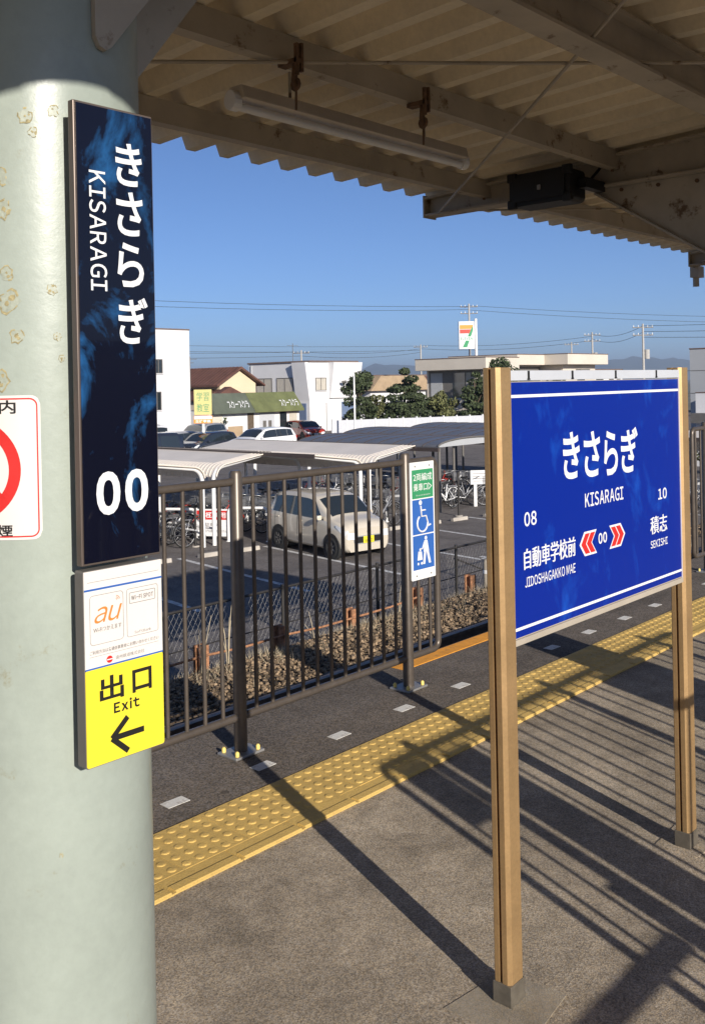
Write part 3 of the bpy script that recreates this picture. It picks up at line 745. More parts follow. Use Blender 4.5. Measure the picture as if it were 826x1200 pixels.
def wrap_text(body, s0_, s1_, z0, z1, bold):
    ob = lettering(body, 'black', ns, s0_, s1_, z0, z1, 0, bold)
    o = ORG[ob.name]; me_ = ob.data
    for v_ in me_.vertices:
        s_ = v_.co.x + o.x; z = v_.co.z + o.z
        q = wrapped('', '', [(s_, z)], ns, .0016)[0]; v_.co = (q[0] - o.x, q[1] - o.y, q[2] - o.z)
wrap_text('構内', .018, .076, 1.616, 1.637, 0.02)
wrap_text('終日禁煙', -.03, .068, 1.427, 1.446, 0.02)

# =================================================================== STATION NAME SIGN
ss = thing('station_name_sign', 'wide blue station name board between two bronze posts on the platform', 'sign', (2.75, 1.47, 0))
def sign_post(x0, y0):
    w, d, c = .062, .052, .010
    P = [(x0 + c, y0), (x0 + w - c * .4, y0), (x0 + w, y0 + c * .4), (x0 + w, y0 + d - .004), (x0 + w - .004, y0 + d), (x0 + .004, y0 + d), (x0, y0 + d - .004),
         (x0, y0 + .0345), (x0 + .016, y0 + .0345), (x0 + .016, y0 + .0255), (x0, y0 + .0255), (x0, y0 + c)]
    po = MB().prism(P, 'z', .048, 1.688).build('post', 'bronze', ss)
    MB().box(x0 + .0161, x0 + .018, y0 + .0256, y0 + .0344, .05, 1.685).build('groove', 'groove', po)
    MB().box(x0 - .003, x0 + w + .003, y0 - .003, y0 + d + .003, .003, .058).build('sleeve', 'sleeve', po, .002)
    return po
SX0, SX1 = 2.176, 3.315
SY = 1.438
sign_post(SX0, SY); sign_post(SX1, SY)
BX0, BX1 = SX0 + .0625, SX1 - .0005
FY = SY + .008
MB().box(BX0 + .004, BX1 - .004, FY + .0015, FY + .022, .955, 1.650).build('panel', 'sign_trim', ss)
MB().box(BX0 + .006, BX1 - .006, FY, FY + .0013, .958, 1.648).build('panel_face', 'sign_blue', ss)
for x in (BX0, BX1 - .005): MB().box(x, x + .005, FY - .002, FY + .024, .945, 1.652).build('side_rim', 'sign_rim', ss)
MB().box(BX0, BX1, FY - .004, FY + .026, .938, .9545).build('bottom_trim', 'sign_trim', ss, .001)
MB().box(BX0, BX1, FY - .003, FY + .020, 1.6525, 1.680).build('header_strip', 'header', ss, .001)
for x in (2.33, 2.57, 2.84, 3.13):
    MB().box(x - .004, x + .004, FY - .0055, FY - .0032, 1.657, 1.679).build('clip', 'black', ss); MB().box(x - .006, x + .006, FY - .006, FY - .0033, 1.6545, 1.658).build('clip', 'black', ss)
yt = FY - .0006
for z in (1.610, .981): MB().box(BX0 + .006, BX1 - .006, yt, yt + .0004, z - .004, z + .004).build('rule', 'white', ss)
for ch, x0, x1, z0, z1 in (('き', 2.513, 2.610, 1.362, 1.500), ('さ', 2.635, 2.735, 1.358, 1.496), ('ら', 2.760, 2.850, 1.354, 1.492), ('ぎ', 2.872, 2.990, 1.352, 1.496)):
    lettering(ch, 'white', ss, x0, x1, z0, z1, yt, 0.02)
lettering('KISARAGI', 'white', ss, 2.636, 2.882, 1.270, 1.312, yt, 0.014)
lettering('08', 'white', ss, 2.299, 2.362, 1.253, 1.292, yt, 0.02); lettering('10', 'white', ss, 3.134, 3.200, 1.243, 1.280, yt, 0.02)
for k_, d_ in enumerate((-.0012, 0, .0012)): lettering('自動車学校前', 'white', ss, 2.294 + d_, 2.573 + d_, 1.136, 1.193, yt - .0002 * k_, 0.0)
lettering('JIDOSHAGAKKO MAE', 'white', ss, 2.297, 2.571, 1.087, 1.115, yt, 0.010)
for k_, d_ in enumerate((-.0012, 0, .0012)): lettering('積志', 'white', ss, 3.071 + d_, 3.197 + d_, 1.133, 1.191, yt - .0002 * k_, 0.0)
lettering('SEKISHI', 'white', ss, 3.070, 3.200, 1.087, 1.112, yt, 0.010)
lettering('00', 'white', ss, 2.714, 2.768, 1.150, 1.183, yt, 0.03)
def chevrons(xt, sgn):
    h, w, s_ = .036, .050, .030
    zc = 1.162
    out = [(xt, zc), (xt + sgn * s_, zc + h), (xt + sgn * (s_ + .075), zc + h), (xt + sgn * (.075), zc), (xt + sgn * (s_ + .075), zc - h), (xt + sgn * s_, zc - h)]
    flat('arrow_border', 'white', ss, out if sgn < 0 else out[::-1], FY - .0002, .0005)
    for a in (.010, .043):
        x = xt + sgn * a; t = .027; hh = h - .006; s2 = s_ * hh / h
        P = [(x, zc), (x + sgn * s2, zc + hh), (x + sgn * (s2 + t), zc + hh), (x + sgn * t, zc), (x + sgn * (s2 + t), zc - hh), (x + sgn * s2, zc - hh)]
        flat('arrow_chevron', 'red', ss, P if sgn < 0 else P[::-1], FY - .0008, .0005)
chevrons(2.598, 1); chevrons(2.889, -1)

# =================================================================== RAILINGS
def railing(x0, x1, y, posts, label, skip=(), group='platform railings', round_l=True, round_r=True):
    r = thing('railing', label, 'railing', ((x0 + x1) / 2, y, 0), group)
    zt, zb, cr_ = 1.225, .165, .045
    P = []
    def arc(cx, cz, a0, a1):
        return [(cx + cr_ * math.cos(math.radians(a)), y, cz + cr_ * math.sin(math.radians(a))) for a in np.linspace(a0, a1, 6)]
    loop = arc(x1 - cr_, zt - cr_, 90, 0) + arc(x1 - cr_, zb + cr_, 0, -90) + arc(x0 + cr_, zb + cr_, 270, 180) + arc(x0 + cr_, zt - cr_, 180, 90)
    MB().tube([((x0 + x1) / 2, y, zt)] + loop + [((x0 + x1) / 2, y, zt)], .019, 10, cap=False).build('rail_frame', 'fence', r)
    for px in posts:
        po = MB().tube([(px, y, .01), (px, y, 1.262), (px, y, 1.275)], [.030, .030, .022], 16).build('post', 'fence', r)
        bp = MB().box(px - .085, px + .085, y - .065, y + .065, .0005, .012).build('base_plate', 'plate', po, .003)
        mb = MB()
        for dx, dy in ((-.062, -.045), (.062, -.045), (.062, .045), (-.062, .045)):
            mb = MB().tube([(px + dx, y + dy, .012), (px + dx, y + dy, .028), (px + dx, y + dy, .034)], [.010, .010, .005], 8); mb.build('bolt', 'bolt', po)
    n0 = math.ceil((x0 + .06 - posts[0]) / .1007); n1 = math.floor((x1 - .06 - posts[0]) / .1007)
    for i in range(n0, n1 + 1):
        x = posts[0] + .1007 * i
        if any(abs(x - p) < .05 for p in posts): continue
        MB().tube([(x, y, zb + .01), (x, y, zt - .01)], .0095, 8, cap=False).build('bar', 'fence', r)
    return r
railing(1.46, 4.415, 3.355, (1.728, 2.936, 4.144), 'dark bronze railing in front of the parked cream car with the green and blue sign')
railing(7.93, 11.10, 3.355, (8.20, 9.41, 10.62), 'dark bronze railing beyond the right post of the blue station sign')
railing(1.945, 4.86, -.38, (2.215, 3.385, 4.59), 'dark bronze railing along the other platform edge, out of view, casting bar shadows')
railing(7.0, 10.1, -.38, (7.27, 8.48, 9.69), 'dark bronze railing farther along the other platform edge')

# boarding-position sign on the railing
def boarding_sign(x0, x1, y, z0, z1, label):
    g = thing('boarding_sign', label, 'sign', ((x0 + x1) / 2, y, z0), 'boarding signs on the railings')
    w = x1 - x0; h = z1 - z0; X = lambda a: x0 + a * w; Z = lambda b: z0 + b * h
    MB().prism(rrect(x0, x1, z0, z1, .006), 'y', y, y + .006).build('board', 'white', g)
    MB().box(X(.07), X(.95), y - .0008, y - .0002, Z(.69), Z(.935)).build('green_field', 'green_print', g)
    MB().box(X(.07), X(.95), y - .0008, y - .0002, Z(.385), Z(.68)).build('blue_field', 'blue_print', g)
    MB().box(X(.07), X(.95), y - .0008, y - .0002, Z(.085), Z(.375)).build('blue_field', 'blue_print', g)
    yy = y - .0014
    lettering('2両編成', 'white', g, X(.13), X(.90), Z(.838), Z(.905), yy, 0.004)
    lettering('乗車口▷', 'white', g, X(.13), X(.90), Z(.752), Z(.818), yy, 0.004)
    lettering('for two cars door position', 'white', g, X(.22), X(.82), Z(.708), Z(.724), yy, 0.0)
    # wheelchair
    mb = MB(); cx, cz = X(.47), Z(.475); R_ = .105 * w / .2 * .45
    mb.disc((X(.40), yy, Z(.652)), (0, 1, 0), .0135, .0006, 14)
    pts = lambda L_: [(X(a), yy, Z(b)) for a, b in L_]
    mb.tube(pts([(.41, .625), (.43, .535), (.62, .535), (.72, .445), (.80, .455)]), .0055, 6)
    mb.tube(pts([(.43, .585), (.60, .585)]), .0045, 6)
    mb.tube([(cx + .046 * math.cos(t), yy, cz + .046 * math.sin(t)) for t in np.linspace(2.2, 6.4, 16)], .0055, 6)
    mb.build('wheelchair_symbol', 'white', g)
    mb = MB(); mb.disc((X(.60), yy, Z(.345)), (0, 1, 0), .011, .0006, 12)
    mb.prism([(X(.53), Z(.325)), (X(.66), Z(.325)), (X(.72), Z(.23)), (X(.50), Z(.23))], 'y', yy - .0004, yy + .0004)
    mb.prism([(X(.52), Z(.23)), (X(.60), Z(.23)), (X(.55), Z(.125)), (X(.46), Z(.125))], 'y', yy - .0004, yy + .0004)
    mb.prism([(X(.62), Z(.23)), (X(.71), Z(.23)), (X(.80), Z(.125)), (X(.71), Z(.125))], 'y', yy - .0004, yy + .0004)
    mb.tube(pts([(.53, .31), (.44, .255), (.36, .262)]), .004, 6)
    mb.disc((X(.36), yy, Z(.252)), (0, 1, 0), .008, .0006, 10)
    mb.prism([(X(.28), Z(.24)), (X(.42), Z(.235)), (X(.44), Z(.165)), (X(.24), Z(.165))], 'y', yy - .0004, yy + .0004)
    mb.disc((X(.27), yy, Z(.135)), (0, 1, 0), .0075, .0006, 10); mb.disc((X(.41), yy, Z(.135)), (0, 1, 0), .0075, .0006, 10)
    mb.build('stroller_symbol', 'white', g)
    for a, b in ((.2, .965), (.8, .965), (.2, .035), (.8, .035)): MB().disc((X(a), y - .0015, Z(b)), (0, 1, 0), .005, .003, 8).build('rivet', 'plate', g)
    return g
boarding_sign(4.140, 4.352, 3.315, .582, 1.222, 'narrow green and blue boarding sign with wheelchair symbol on the railing')
boarding_sign(2.262, 2.468, -.41, .30, 1.20, 'narrow boarding sign on the railing behind the viewer')
def back_board(x0, x1, z0, z1, label):
    o = thing('notice_board', label, 'sign', ((x0 + x1) / 2, -.41, z0), 'boards on the rear railing')
    MB().box(x0, x1, -.416, -.408, z0, z1).build('board', 'white', o, .002)
    MB().box(x0 + .02, x1 - .02, -.4185, -.4165, z0 + .02, z1 - .02).build('print', 'blue_print', o)
back_board(2.00, 2.165, .985, 1.215, 'small square notice board at the end of the rear railing')
back_board(3.69, 3.985, .40, 1.21, 'wide notice board near the middle of the rear railing')
back_board(4.06, 4.225, .62, 1.21, 'narrow notice board at the far end of the rear railing')
ga = thing('shadow_casting_arm', 'unseen steel post and arm beside the rear railing, shaped to cast a T shadow', 'barrier', (2.17, -.40, 0))  # unseen made-up piece, shaped for the T-shaped shadow on the paving
MB().box(2.135, 2.225, -.43, -.40, .02, .765).build('bracket_post', 'fence', ga, .004)
MB().tube([(1.05, -.415, .645), (2.12, -.415, .645)], .021, 10).build('arm', 'fence', ga)

# =================================================================== BY THE TRACK
# low rusty rail fence
rf = thing('rusty_rail_fence', 'low rusted rail fence of short orange posts beside the ballast', 'fence', (8, 7.55, -1.2))
prev = None
for i, x in enumerate((3.9, 5.05, 6.15, 7.27, 8.42, 9.60, 10.78, 11.9, 13.1, 14.3)):
    y = 7.62 + random.uniform(-.03, .03); zb = -1.28; h = .36 + random.uniform(-.03, .05); w = .055
    P = [(-w, -w), (w, -w), (w, -w + .018), (.012, -w + .018), (.012, w - .018), (w, w - .018), (w, w), (-w, w), (-w, w - .018), (-.012, w - .018), (-.012, -w + .018), (-w, -w + .018)]
    o = MB().prism([(x + a, y + b) for a, b in P], 'z', zb, zb + h).build('post', 'rust_post', rf)
    o.rotation_euler = (0, 0, 0)
    top = Vector((x, y - .07, zb + h - .09))
    if prev is not None and i not in (6, 7): MB().tube([prev, (prev + top) / 2 - Vector((0, 0, .015)), top], .013, 7).build('rail', 'rust_post', rf)
    prev = top
# dry grass blades on the ballast shoulder
r_ = np.random.default_rng(3); n = 5200
cx = r_.choice(r_.uniform(3, 16, 60), n) + r_.normal(0, .10, n); cy = np.clip(7.25 + r_.normal(0, .35, n), 6.3, 8.35)
hh = r_.uniform(.03, .16, n); an = r_.uniform(0, 6.28, n); ln = r_.uniform(.1, .7, n) * hh; wd = .0025
zz = zf(cy) - .01
V = np.stack([np.stack([cx - wd, cy, zz], 1), np.stack([cx + wd, cy, zz], 1), np.stack([cx + np.cos(an) * ln, cy + np.sin(an) * ln, zz + hh], 1)], 1).reshape(-1, 3)
gr = MB(); gr.add(V.tolist(), (np.arange(n)[:, None] * 3 + np.arange(3)[None]).tolist())
tag(gr.build('dry_grass', 'straw'), 'thin dry grass blades growing through the ballast', 'grass', kind='stuff')
# chain-link fence
cl = thing('chain_link_fence', 'dark chain link fence with pipe rails on the embankment', 'fence', (9, 8.6, -1.7))
CZ0, CZ1, CY = -1.62, -.785, 8.6
for x in (3.0, 4.7, 6.45, 8.24, 10.0, 11.79, 13.55, 15.3, 17.1, 18.9):
    MB().tube([(x, CY, -1.8), (x, CY, CZ1 + .04)], .022, 8).build('post', 'dark_pipe', cl)
MB().tube([(2.5, CY, CZ1), (19.2, CY, CZ1)], .017, 8).build('top_rail', 'dark_pipe', cl)
MB().tube([(2.5, CY, -1.22), (19.2, CY, -1.22)], .008, 6).build('middle_rail', 'dark_pipe', cl)
mb = MB(); H_ = CZ1 - CZ0; st = .075
x = 2.6
while x < 18.9:
    for s_ in (1, -1):
        a = Vector((x if s_ > 0 else x + H_ * .62, CY + .008 * s_ + .012, CZ0)); b = Vector((x + H_ * .62 if s_ > 0 else x, CY + .008 * s_ + .012, CZ1))
        mb.tube([a, b], .0021, 3, cap=False)
    x += st
tag(mb.build('wire_mesh', 'wire', cl), kind='stuff')
MB().bar((11.79, CY + .03, -.95), (13.5, CY + .03, -1.6), .02, .02).build('brace', 'dark_pipe', cl)
# white marker post
wp = thing('marker_post', 'stubby white concrete marker post beside the chain link fence', 'post', (11.35, 7.75, -1.3))
MB().tube([(11.35, 7.75, -1.35), (11.35, 7.75, -.86), (11.35, 7.75, -.81), (11.35, 7.75, -.79)], [.06, .06, .045, .015], 14).build('shaft', 'concrete', wp)
MB().tube([(11.35, 7.75, -1.0), (11.35, 7.75, -.95)], .0615, 14).build('band', 'white_paint', wp)
# dry weeds
for i, (x, y) in enumerate(((6.05, 7.45), (6.42, 7.5), (9.35, 7.7), (7.75, 7.6), (4.9, 7.5))):
    w_ = thing('dry_weed', ['tall dry straw weed nearest the name plate', 'tall dry straw weed left of the first railing post', 'dry straw weed behind the railing sign', 'dry straw weed in the middle of the ballast', 'dry straw weed hidden by the column'][i], 'weed', (x, y, -1.15), 'dry weeds on the ballast')
    for k in range(7 if i < 2 else 4):
        a = random.uniform(0, 6.28); h = random.uniform(.35, .75) * (1 if i < 2 else .5); l = random.uniform(.03, .12)
        p = Vector((x, y, -1.2)); q = p + Vector((math.cos(a) * l * .4, math.sin(a) * l * .4, h * .6)); r_ = p + Vector((math.cos(a) * l, math.sin(a) * l, h))
        MB().tube([p, q, r_], [.006, .005, .002], 4).build('stem', 'straw', w_)

# =================================================================== CAR PARK THINGS
def lerp(a, b, t): return a + (b - a) * t
def make_car(label, paint, ST, loc, rot, L_, W_, wheels, wr_, win, plate=None, cab=None, group='parked cars', front_glass=None, rear_glass=None, zb=.20):
    c = thing('car', label, 'car', loc, group, rot if rot else 1e-6)
    xs = [s[0] for s in ST]
    def st(x):
        i = max(0, min(len(ST) - 2, sum(1 for q in xs if q <= x) - 1)); t = (x - xs[i]) / (xs[i + 1] - xs[i]); t = max(0, min(1, t))
        return [lerp(ST[i][k], ST[i + 1][k], t) for k in range(5)]
    def ring(x):
        _, zbelt, ztop, w, wr = st(x)
        return [(0, zb), (.86 * w, zb), (.975 * w, zb + .10), (w, lerp(zb, zbelt, .45)), (w * .995, lerp(zb, zbelt, .75)), (.965 * w, zbelt), (lerp(.965 * w, wr, .55), lerp(zbelt, ztop, .55)), (wr, ztop - .045), (wr * .82, ztop - .008), (wr * .45, ztop + .010), (0, ztop + .014)]
    fx = []
    for a, b in zip(xs[:-1], xs[1:]):
        k = max(1, int((b - a) / .14)); fx += [lerp(a, b, i / k) for i in range(k)]
    fx.append(xs[-1]); V = []; n = 0
    for x in fx:
        R_ = ring(x); full = [(x, y, z) for y, z in R_] + [(x, -y, z) for y, z in R_[-2:0:-1]]; n = len(full); V += full
    F = [(i * n + k, (i + 1) * n + k, (i + 1) * n + (k + 1) % n, i * n + (k + 1) % n) for i in range(len(fx) - 1) for k in range(n)]
    mb = MB(); mb.add(V, F, 0, True); mb.add(V[:n], [tuple(range(n))], 0, True); mb.add(V[-n:], [tuple(range(n))[::-1]], 0, True)
    body = mb.build('body', paint, c)
    def side(x, t, off, s_):
        _, zbelt, ztop, w, wr = st(x); z = lerp(zbelt, ztop - .045, t); y = lerp(.965 * w, wr, t if t > 0 else 0)
        return (x, s_ * (y + off), z)
    for k, (xa, xb, ya, yb) in enumerate(win):          # bottom from xa..xb, top from ya..yb
        for s_ in (1, -1):
            V = []
            for i in range(7):
                t = i / 6
                for q in range(4):
                    tt = .04 + .84 * q / 3; V.append(side(lerp(lerp(xa, ya, q / 3), lerp(xb, yb, q / 3), t), tt, .008, s_))
            MB().add(V, [(4 * i + q, 4 * i + q + 1, 4 * i + q + 5, 4 * i + q + 4) for i in range(6) for q in range(3)], 0, True).build('side_window', 'glass', c)
    def topg(name, xa, xb):
        V = []
        for i in range(7):
            x = lerp(xa, xb, i / 6); _, zbelt, ztop, w, wr = st(x)
            for q in range(9):
                s_ = -.93 + 1.86 * q / 8; y = s_ * wr; a = abs(s_)
                z = ztop + (.014 if a < .45 else .010 if a < .5 else lerp(.010, -.008, (a - .45) / .37) if a < .82 else lerp(-.008, -.045, (a - .82) / .18)) + .010
                V.append((x, y, z))
        MB().add(V, [(9 * i + q, 9 * i + q + 1, 9 * i + q + 10, 9 * i + q + 9) for i in range(6) for q in range(8)], 0, True).build(name, 'glass', c)
    if front_glass: topg('windscreen', *front_glass)
    if rear_glass: topg('rear_window', *rear_glass)
    for x in wheels:
        for s_ in (1, -1):
            y = s_ * (W_ - .085)
            MB().tube([(x, y - s_ * .02, wr_ + .02), (x, s_ * (W_ + .004), wr_ + .02)], wr_ + .055, 24).build('wheel_arch', 'tyre', c)
            wo = MB().torus((x, y + s_ * .035, wr_), (0, 1, 0), wr_ - .075, .075, 26, 8).build('wheel', 'tyre', c)
            MB().disc((x, y + s_ * .055, wr_), (0, 1, 0), wr_ - .09, .05, 20).build('rim', 'alloy', wo)
            mb = MB()
            for k in range(7):
                t = 2 * math.pi * k / 7
                mb.bar((x + .05 * math.cos(t), y + s_ * .088, wr_ + .05 * math.sin(t)), (x + (wr_ - .115) * math.cos(t), y + s_ * .085, wr_ + (wr_ - .115) * math.sin(t)), .03, .012, upv=(0, 1, 0))
            mb.build('spokes', 'frame', wo)
    # lamps, bumpers, mirrors, door gaps
    f0 = xs[0]; sF = st(f0 + .13)
    for s_ in (1, -1):
        # lens wraps round the front corner: sampled on the body skin, pushed out a little
        V = []; na = 7
        for i in range(na):
            t = i / (na - 1)
            for q in range(5):
                x_ = f0 + .012 + .34 * t; _, zbelt, ztop, w, wr = st(x_)
                e = q / 4; zlo = lerp(zbelt * .74, zbelt * .93, t); zhi = lerp(zbelt * 1.0, zbelt * 1.0, t); z = lerp(zlo, zhi, e)
                V.append((x_ - .012 * (1 - t), s_ * (w * .985 + .010), z))
        F = [(5 * i + q, 5 * i + q + 1, 5 * i + q + 6, 5 * i + q + 5) for i in range(na - 1) for q in range(4)]
        V2 = []
        for q in range(5):          # the part of the lens that looks forward
            e = q / 4; _, zbelt, ztop, w, wr = st(f0); z = lerp(zbelt * .76, zbelt * 1.0, e)
            V2 += [(f0 - .014, s_ * w * .60, z - .02), (f0 - .014, s_ * w * .80, z), (f0 - .006, s_ * (w * .985 + .010), z)]
        mbl = MB(); mbl.add(V, F, 0, True); mbl.add(V2, [(3 * q + k, 3 * q + k + 1, 3 * q + k + 4, 3 * q + k + 3) for q in range(4) for k in range(2)], 0, True)
        mbl.build('headlight', 'lens', c)
        xr = xs[-1]; sR = st(xr - .05); MB().box(xr - .16, xr - .005, s_ * (sR[3] * .93) - .05, s_ * (sR[3] * .93) + .05, sR[1] * .80, sR[1] * 1.02).build('tail_light', 'tail', c, .015)
        if front_glass:
            xm = front_glass[0] + .30; _, zbelt, ztop, w, wr = st(xm)
            mo = MB(); mo.prism(rrect(s_ * (w + .07) - .07, s_ * (w + .07) + .07, zbelt + .02, zbelt + .13, .04), 'x', xm - .04, xm + .05); mo.build('mirror', paint, c, .012)
        for xd in (win[0][1] + .02, win[0][0] + .28, win[-1][1] - .1):
            _, zbelt, ztop, w, wr = st(xd); zz = lerp(zb, zbelt, .45)
            MB().add([(xd - .006, s_ * (w * 1.002), zz), (xd + .006, s_ * (w * 1.002), zz), (xd + .006, s_ * (w * .9975), lerp(zb, zbelt, .75)), (xd - .006, s_ * (w * .9975), lerp(zb, zbelt, .75)), (xd + .006, s_ * (w * .969), zbelt), (xd - .006, s_ * (w * .969), zbelt), (xd - .006, s_ * (w * .978), zb + .1), (xd + .006, s_ * (w * .978), zb + .1)], [(0, 1, 2, 3), (3, 2, 4, 5), (6, 7, 1, 0)]).build('door_gap', 'black', c)
        for xh in (win[0][1] - .14, win[-1][1] - .22):
            _, zbelt, ztop, w, wr = st(xh); MB().box(xh - .07, xh + .07, s_ * (w * .985) - .012, s_ * (w * .985) + .012, zbelt - .12, zbelt - .09).build('door_handle', paint, c, .008)
    mb = MB(); mb.prism(rrect(-.40, .40, .40, .545, .06), 'x', f0 - .022, f0 + .05); gr = mb.build('grille', 'black', c, .01)
    if plate:
        MB().box(f0 - .034, f0 - .024, -.165, .165, .385, .55).build('licence_plate', plate, c, .003)
        lettering('58 27', 'black', c, .12, -.12, .405, .47, f0 - .0346, .02, face='-x'); lettering('浜松', 'black', c, .06, -.06, .49, .53, f0 - .0346, .01, face='-x')
    mb = MB(); mb.prism(rrect(-.45, .45, .375, .57, .08), 'x', f0 - .012, f0 + .05); mb.build('grille_surround', 'alloy', c, .01)
    MB().disc((f0 - .018, 0, .66), (1, 0, 0), .035, .02, 12).build('emblem', 'alloy', c)
    return c
KEI = [(-1.70, .66, .735, .63, .52), (-1.675, .72, .805, .68, .56), (-1.58, .78, .875, .71, .60), (-1.40, .83, .925, .73, .63), (-1.20, .87, .965, .74, .645), (-1.10, .885, 1.00, .74, .65), (-.80, .89, 1.22, .74, .645), (-.50, .90, 1.42, .74, .63), (-.15, .905, 1.49, .74, .625), (.45, .915, 1.51, .74, .625), (1.0, .925, 1.49, .73, .615), (1.42, .94, 1.42, .72, .60), (1.58, .95, 1.20, .71, .61), (1.66, .92, 1.0, .69, .6), (1.69, .70, .80, .66, .55)]
WK = [(-.86, .262, -.46, .242), (.268, 1.02, .248, .97), (1.03, 1.42, .98, 1.32)]
make_car('cream hatchback with yellow number plate parked facing the railing', 'car_cream', KEI, (17.50, 16.66, LOT), math.radians(80), 3.4, .74, (-1.17, 1.13), .275, WK, 'yellow_print', front_glass=(-1.07, -.53), rear_glass=(1.44, 1.57))
SUV = [(a * 1.30, b * 1.12, t * 1.06, w * 1.18, r * 1.18) for a, b, t, w, r in KEI]
WS = [tuple(q * 1.30 for q in w) for w in WK]
bpy.data.objects['car'].scale = (.95, .95, .97)
make_car('white crossover parked broadside behind the cream bicycle shelter roof', 'car_white', SUV, (40.2, 43.4, LOT), math.radians(4), 4.4, .87, (-1.42, 1.38), .33, WS, 'white', front_glass=(-1.06 * 1.3, -.44 * 1.3), rear_glass=(1.41 * 1.3, 1.55 * 1.3))
HB = [(a * 1.22, b * .98, t * .96, w * 1.12, r * 1.12) for a, b, t, w, r in KEI]
WH = [tuple(q * 1.22 for q in w) for w in WK]
make_car('dark blue hatchback parked left of the white crossover', 'car_dark', HB, (37.4, 45.2, LOT), math.radians(12), 4.1, .83, (-1.38, 1.3), .31, WH, 'white', front_glass=(-1.29, -.53), rear_glass=(1.72, 1.89))
make_car('silver hatchback between the dark blue car and the white van', 'car_silver', HB, (36.6, 47.6, LOT), math.radians(12), 4.1, .83, (-1.38, 1.3), .31, WH, 'white', front_glass=(-1.29, -.53), rear_glass=(1.72, 1.89))
make_car('silver estate parked before the green awning shop', 'car_silver', SUV, (43.6, 53.2, LOT), math.radians(20), 4.4, .87, (-1.42, 1.38), .33, WS, 'white', front_glass=(-1.38, -.57), rear_glass=(1.83, 2.0))
make_car('dark red compact car parked at the white building door', 'car_red', HB, (52.6, 52.2, LOT), math.radians(70), 4.1, .83, (-1.38, 1.3), .31, WH, 'white', front_glass=(-1.29, -.53), rear_glass=(1.72, 1.89))
VAN = [(-1.95, .80, .90, .70, .55), (-1.90, .95, 1.02, .80, .62), (-1.70, 1.05, 1.14, .84, .68), (-1.35, 1.10, 1.62, .84, .70), (-1.10, 1.12, 1.90, .84, .70), (0, 1.12, 1.97, .84, .70), (1.6, 1.12, 1.95, .84, .70), (1.9, 1.12, 1.75, .83, .69), (1.97, .9, 1.1, .8, .6)]
make_car('white van parked behind the black truck under the pole sign', 'car_white', VAN, (34.5, 46.5, LOT), math.radians(60), 3.9, .84, (-1.25, 1.25), .30, [(-1.45, -.62, -1.15, -.62), (-.54, .55, -.54, .55), (.62, 1.7, .62, 1.6)], 'white', front_glass=(-1.62, -1.16), rear_glass=(1.75, 1.88))
make_car('black box car half hidden behind the name plate', 'car_dark', VAN, (27.6, 38.2, LOT), math.radians(-4), 3.9, .84, (-1.25, 1.25), .30, [(-1.45, -.62, -1.15, -.62), (-.54, .55, -.54, .55), (.62, 1.7, .62, 1.6)], 'white', front_glass=(-1.62, -1.16), rear_glass=(1.75, 1.88))

# wheel stops
wsn = 0
for i in range(-1, 6):
    base = Vector((13.75, 13.6, 0)) + lp * 2.45 * (i + .5) + ld * 4.9
    for d in (-.55, .55):
        p = base + lp * d; wsn += 1
        o = thing('wheel_stop', 'low concrete wheel stop across the head of a parking bay', 'wheel stop', (p.x, p.y, LOT), 'wheel stops in the car park', -LA)
        MB().prism([(-.06, .0), (.06, .0), (.045, .10), (-.045, .10)], 'x', -.30, .30).build('block', 'stop', o, .008)
        MB().box(-.305, -.22, -.047, .047, .1005, .103).build('reflector', 'frame', o)
# bicycle hoops
def hoop(p, q, h, label, group='white bicycle hoops'):
    p = Vector((p[0], p[1], LOT)); q = Vector((q[0], q[1], LOT)); d = (q - p).normalized(); r = .14; Z = Vector((0, 0, 1))
    o = thing('hoop_barrier', label, 'barrier', tuple((p + q) / 2), group)
    P = [p] + [p + Z * (h - r) + d * (r - r * math.cos(a)) + Z * r * math.sin(a) for a in np.linspace(0, math.pi / 2, 6)] + [q + Z * (h - r) - d * (r - r * math.cos(a)) + Z * r * math.sin(a) for a in np.linspace(math.pi / 2, 0, 6)] + [q]
    MB().tube(P, .038, 10).build('pipe', 'white_paint', o)
    for b in (p, q): MB().tube([b, b + Z * .015], .075, 12).build('flange', 'white_paint', o)
hoop((16.15, 21.45), (16.62, 20.60), .82, 'white pipe hoop left of the red and white car park notice')
hoop((16.98, 19.72), (17.55, 18.80), .88, 'white pipe hoop between the notice and the cream car')
hoop((19.9, 25.3), (20.7, 24.5), .80, 'white pipe hoop behind the first shelter posts')
hoop((22.1, 18.6), (22.9, 17.8), .75, 'white pipe hoop right of the cream car')
hoop((29.0, 12.2), (29.7, 11.5), .85, 'white pipe hoop at the right edge beside the far railing')
# red and white notice on the hoops
nb = thing('car_park_notice', 'white notice board with red heading between two white hoops', 'sign', (16.8, 20.15, LOT), None, -math.atan2(.34, .75) + math.radians(-48 + 0) * 0 - math.radians(0))
nb.rotation_euler = (0, 0, math.radians(-62)); ORG[nb.name] = Vector((0, 0, 0))
MB().box(-.50, .50, -.01, .01, .12, .84).build('board', 'white', nb, .004)
MB().box(-.44, .44, -.014, -.0105, .56, .80).build('red_field', 'red', nb)
lettering('月極専用', 'white', nb, -.38, .38, .60, .76, -.0150, .02)
lettering('駐車場', 'grey_print', nb, -.22, .22, .38, .48, -.0115, .01); lettering('契約者以外は駐車できません', 'grey_print', nb, -.40, .40, .22, .30, -.0115, .01)
for x in (-.46, .46): MB().tube([(x, .03, 0), (x, .03, .86)], .02, 8).build('leg', 'white_paint', nb)
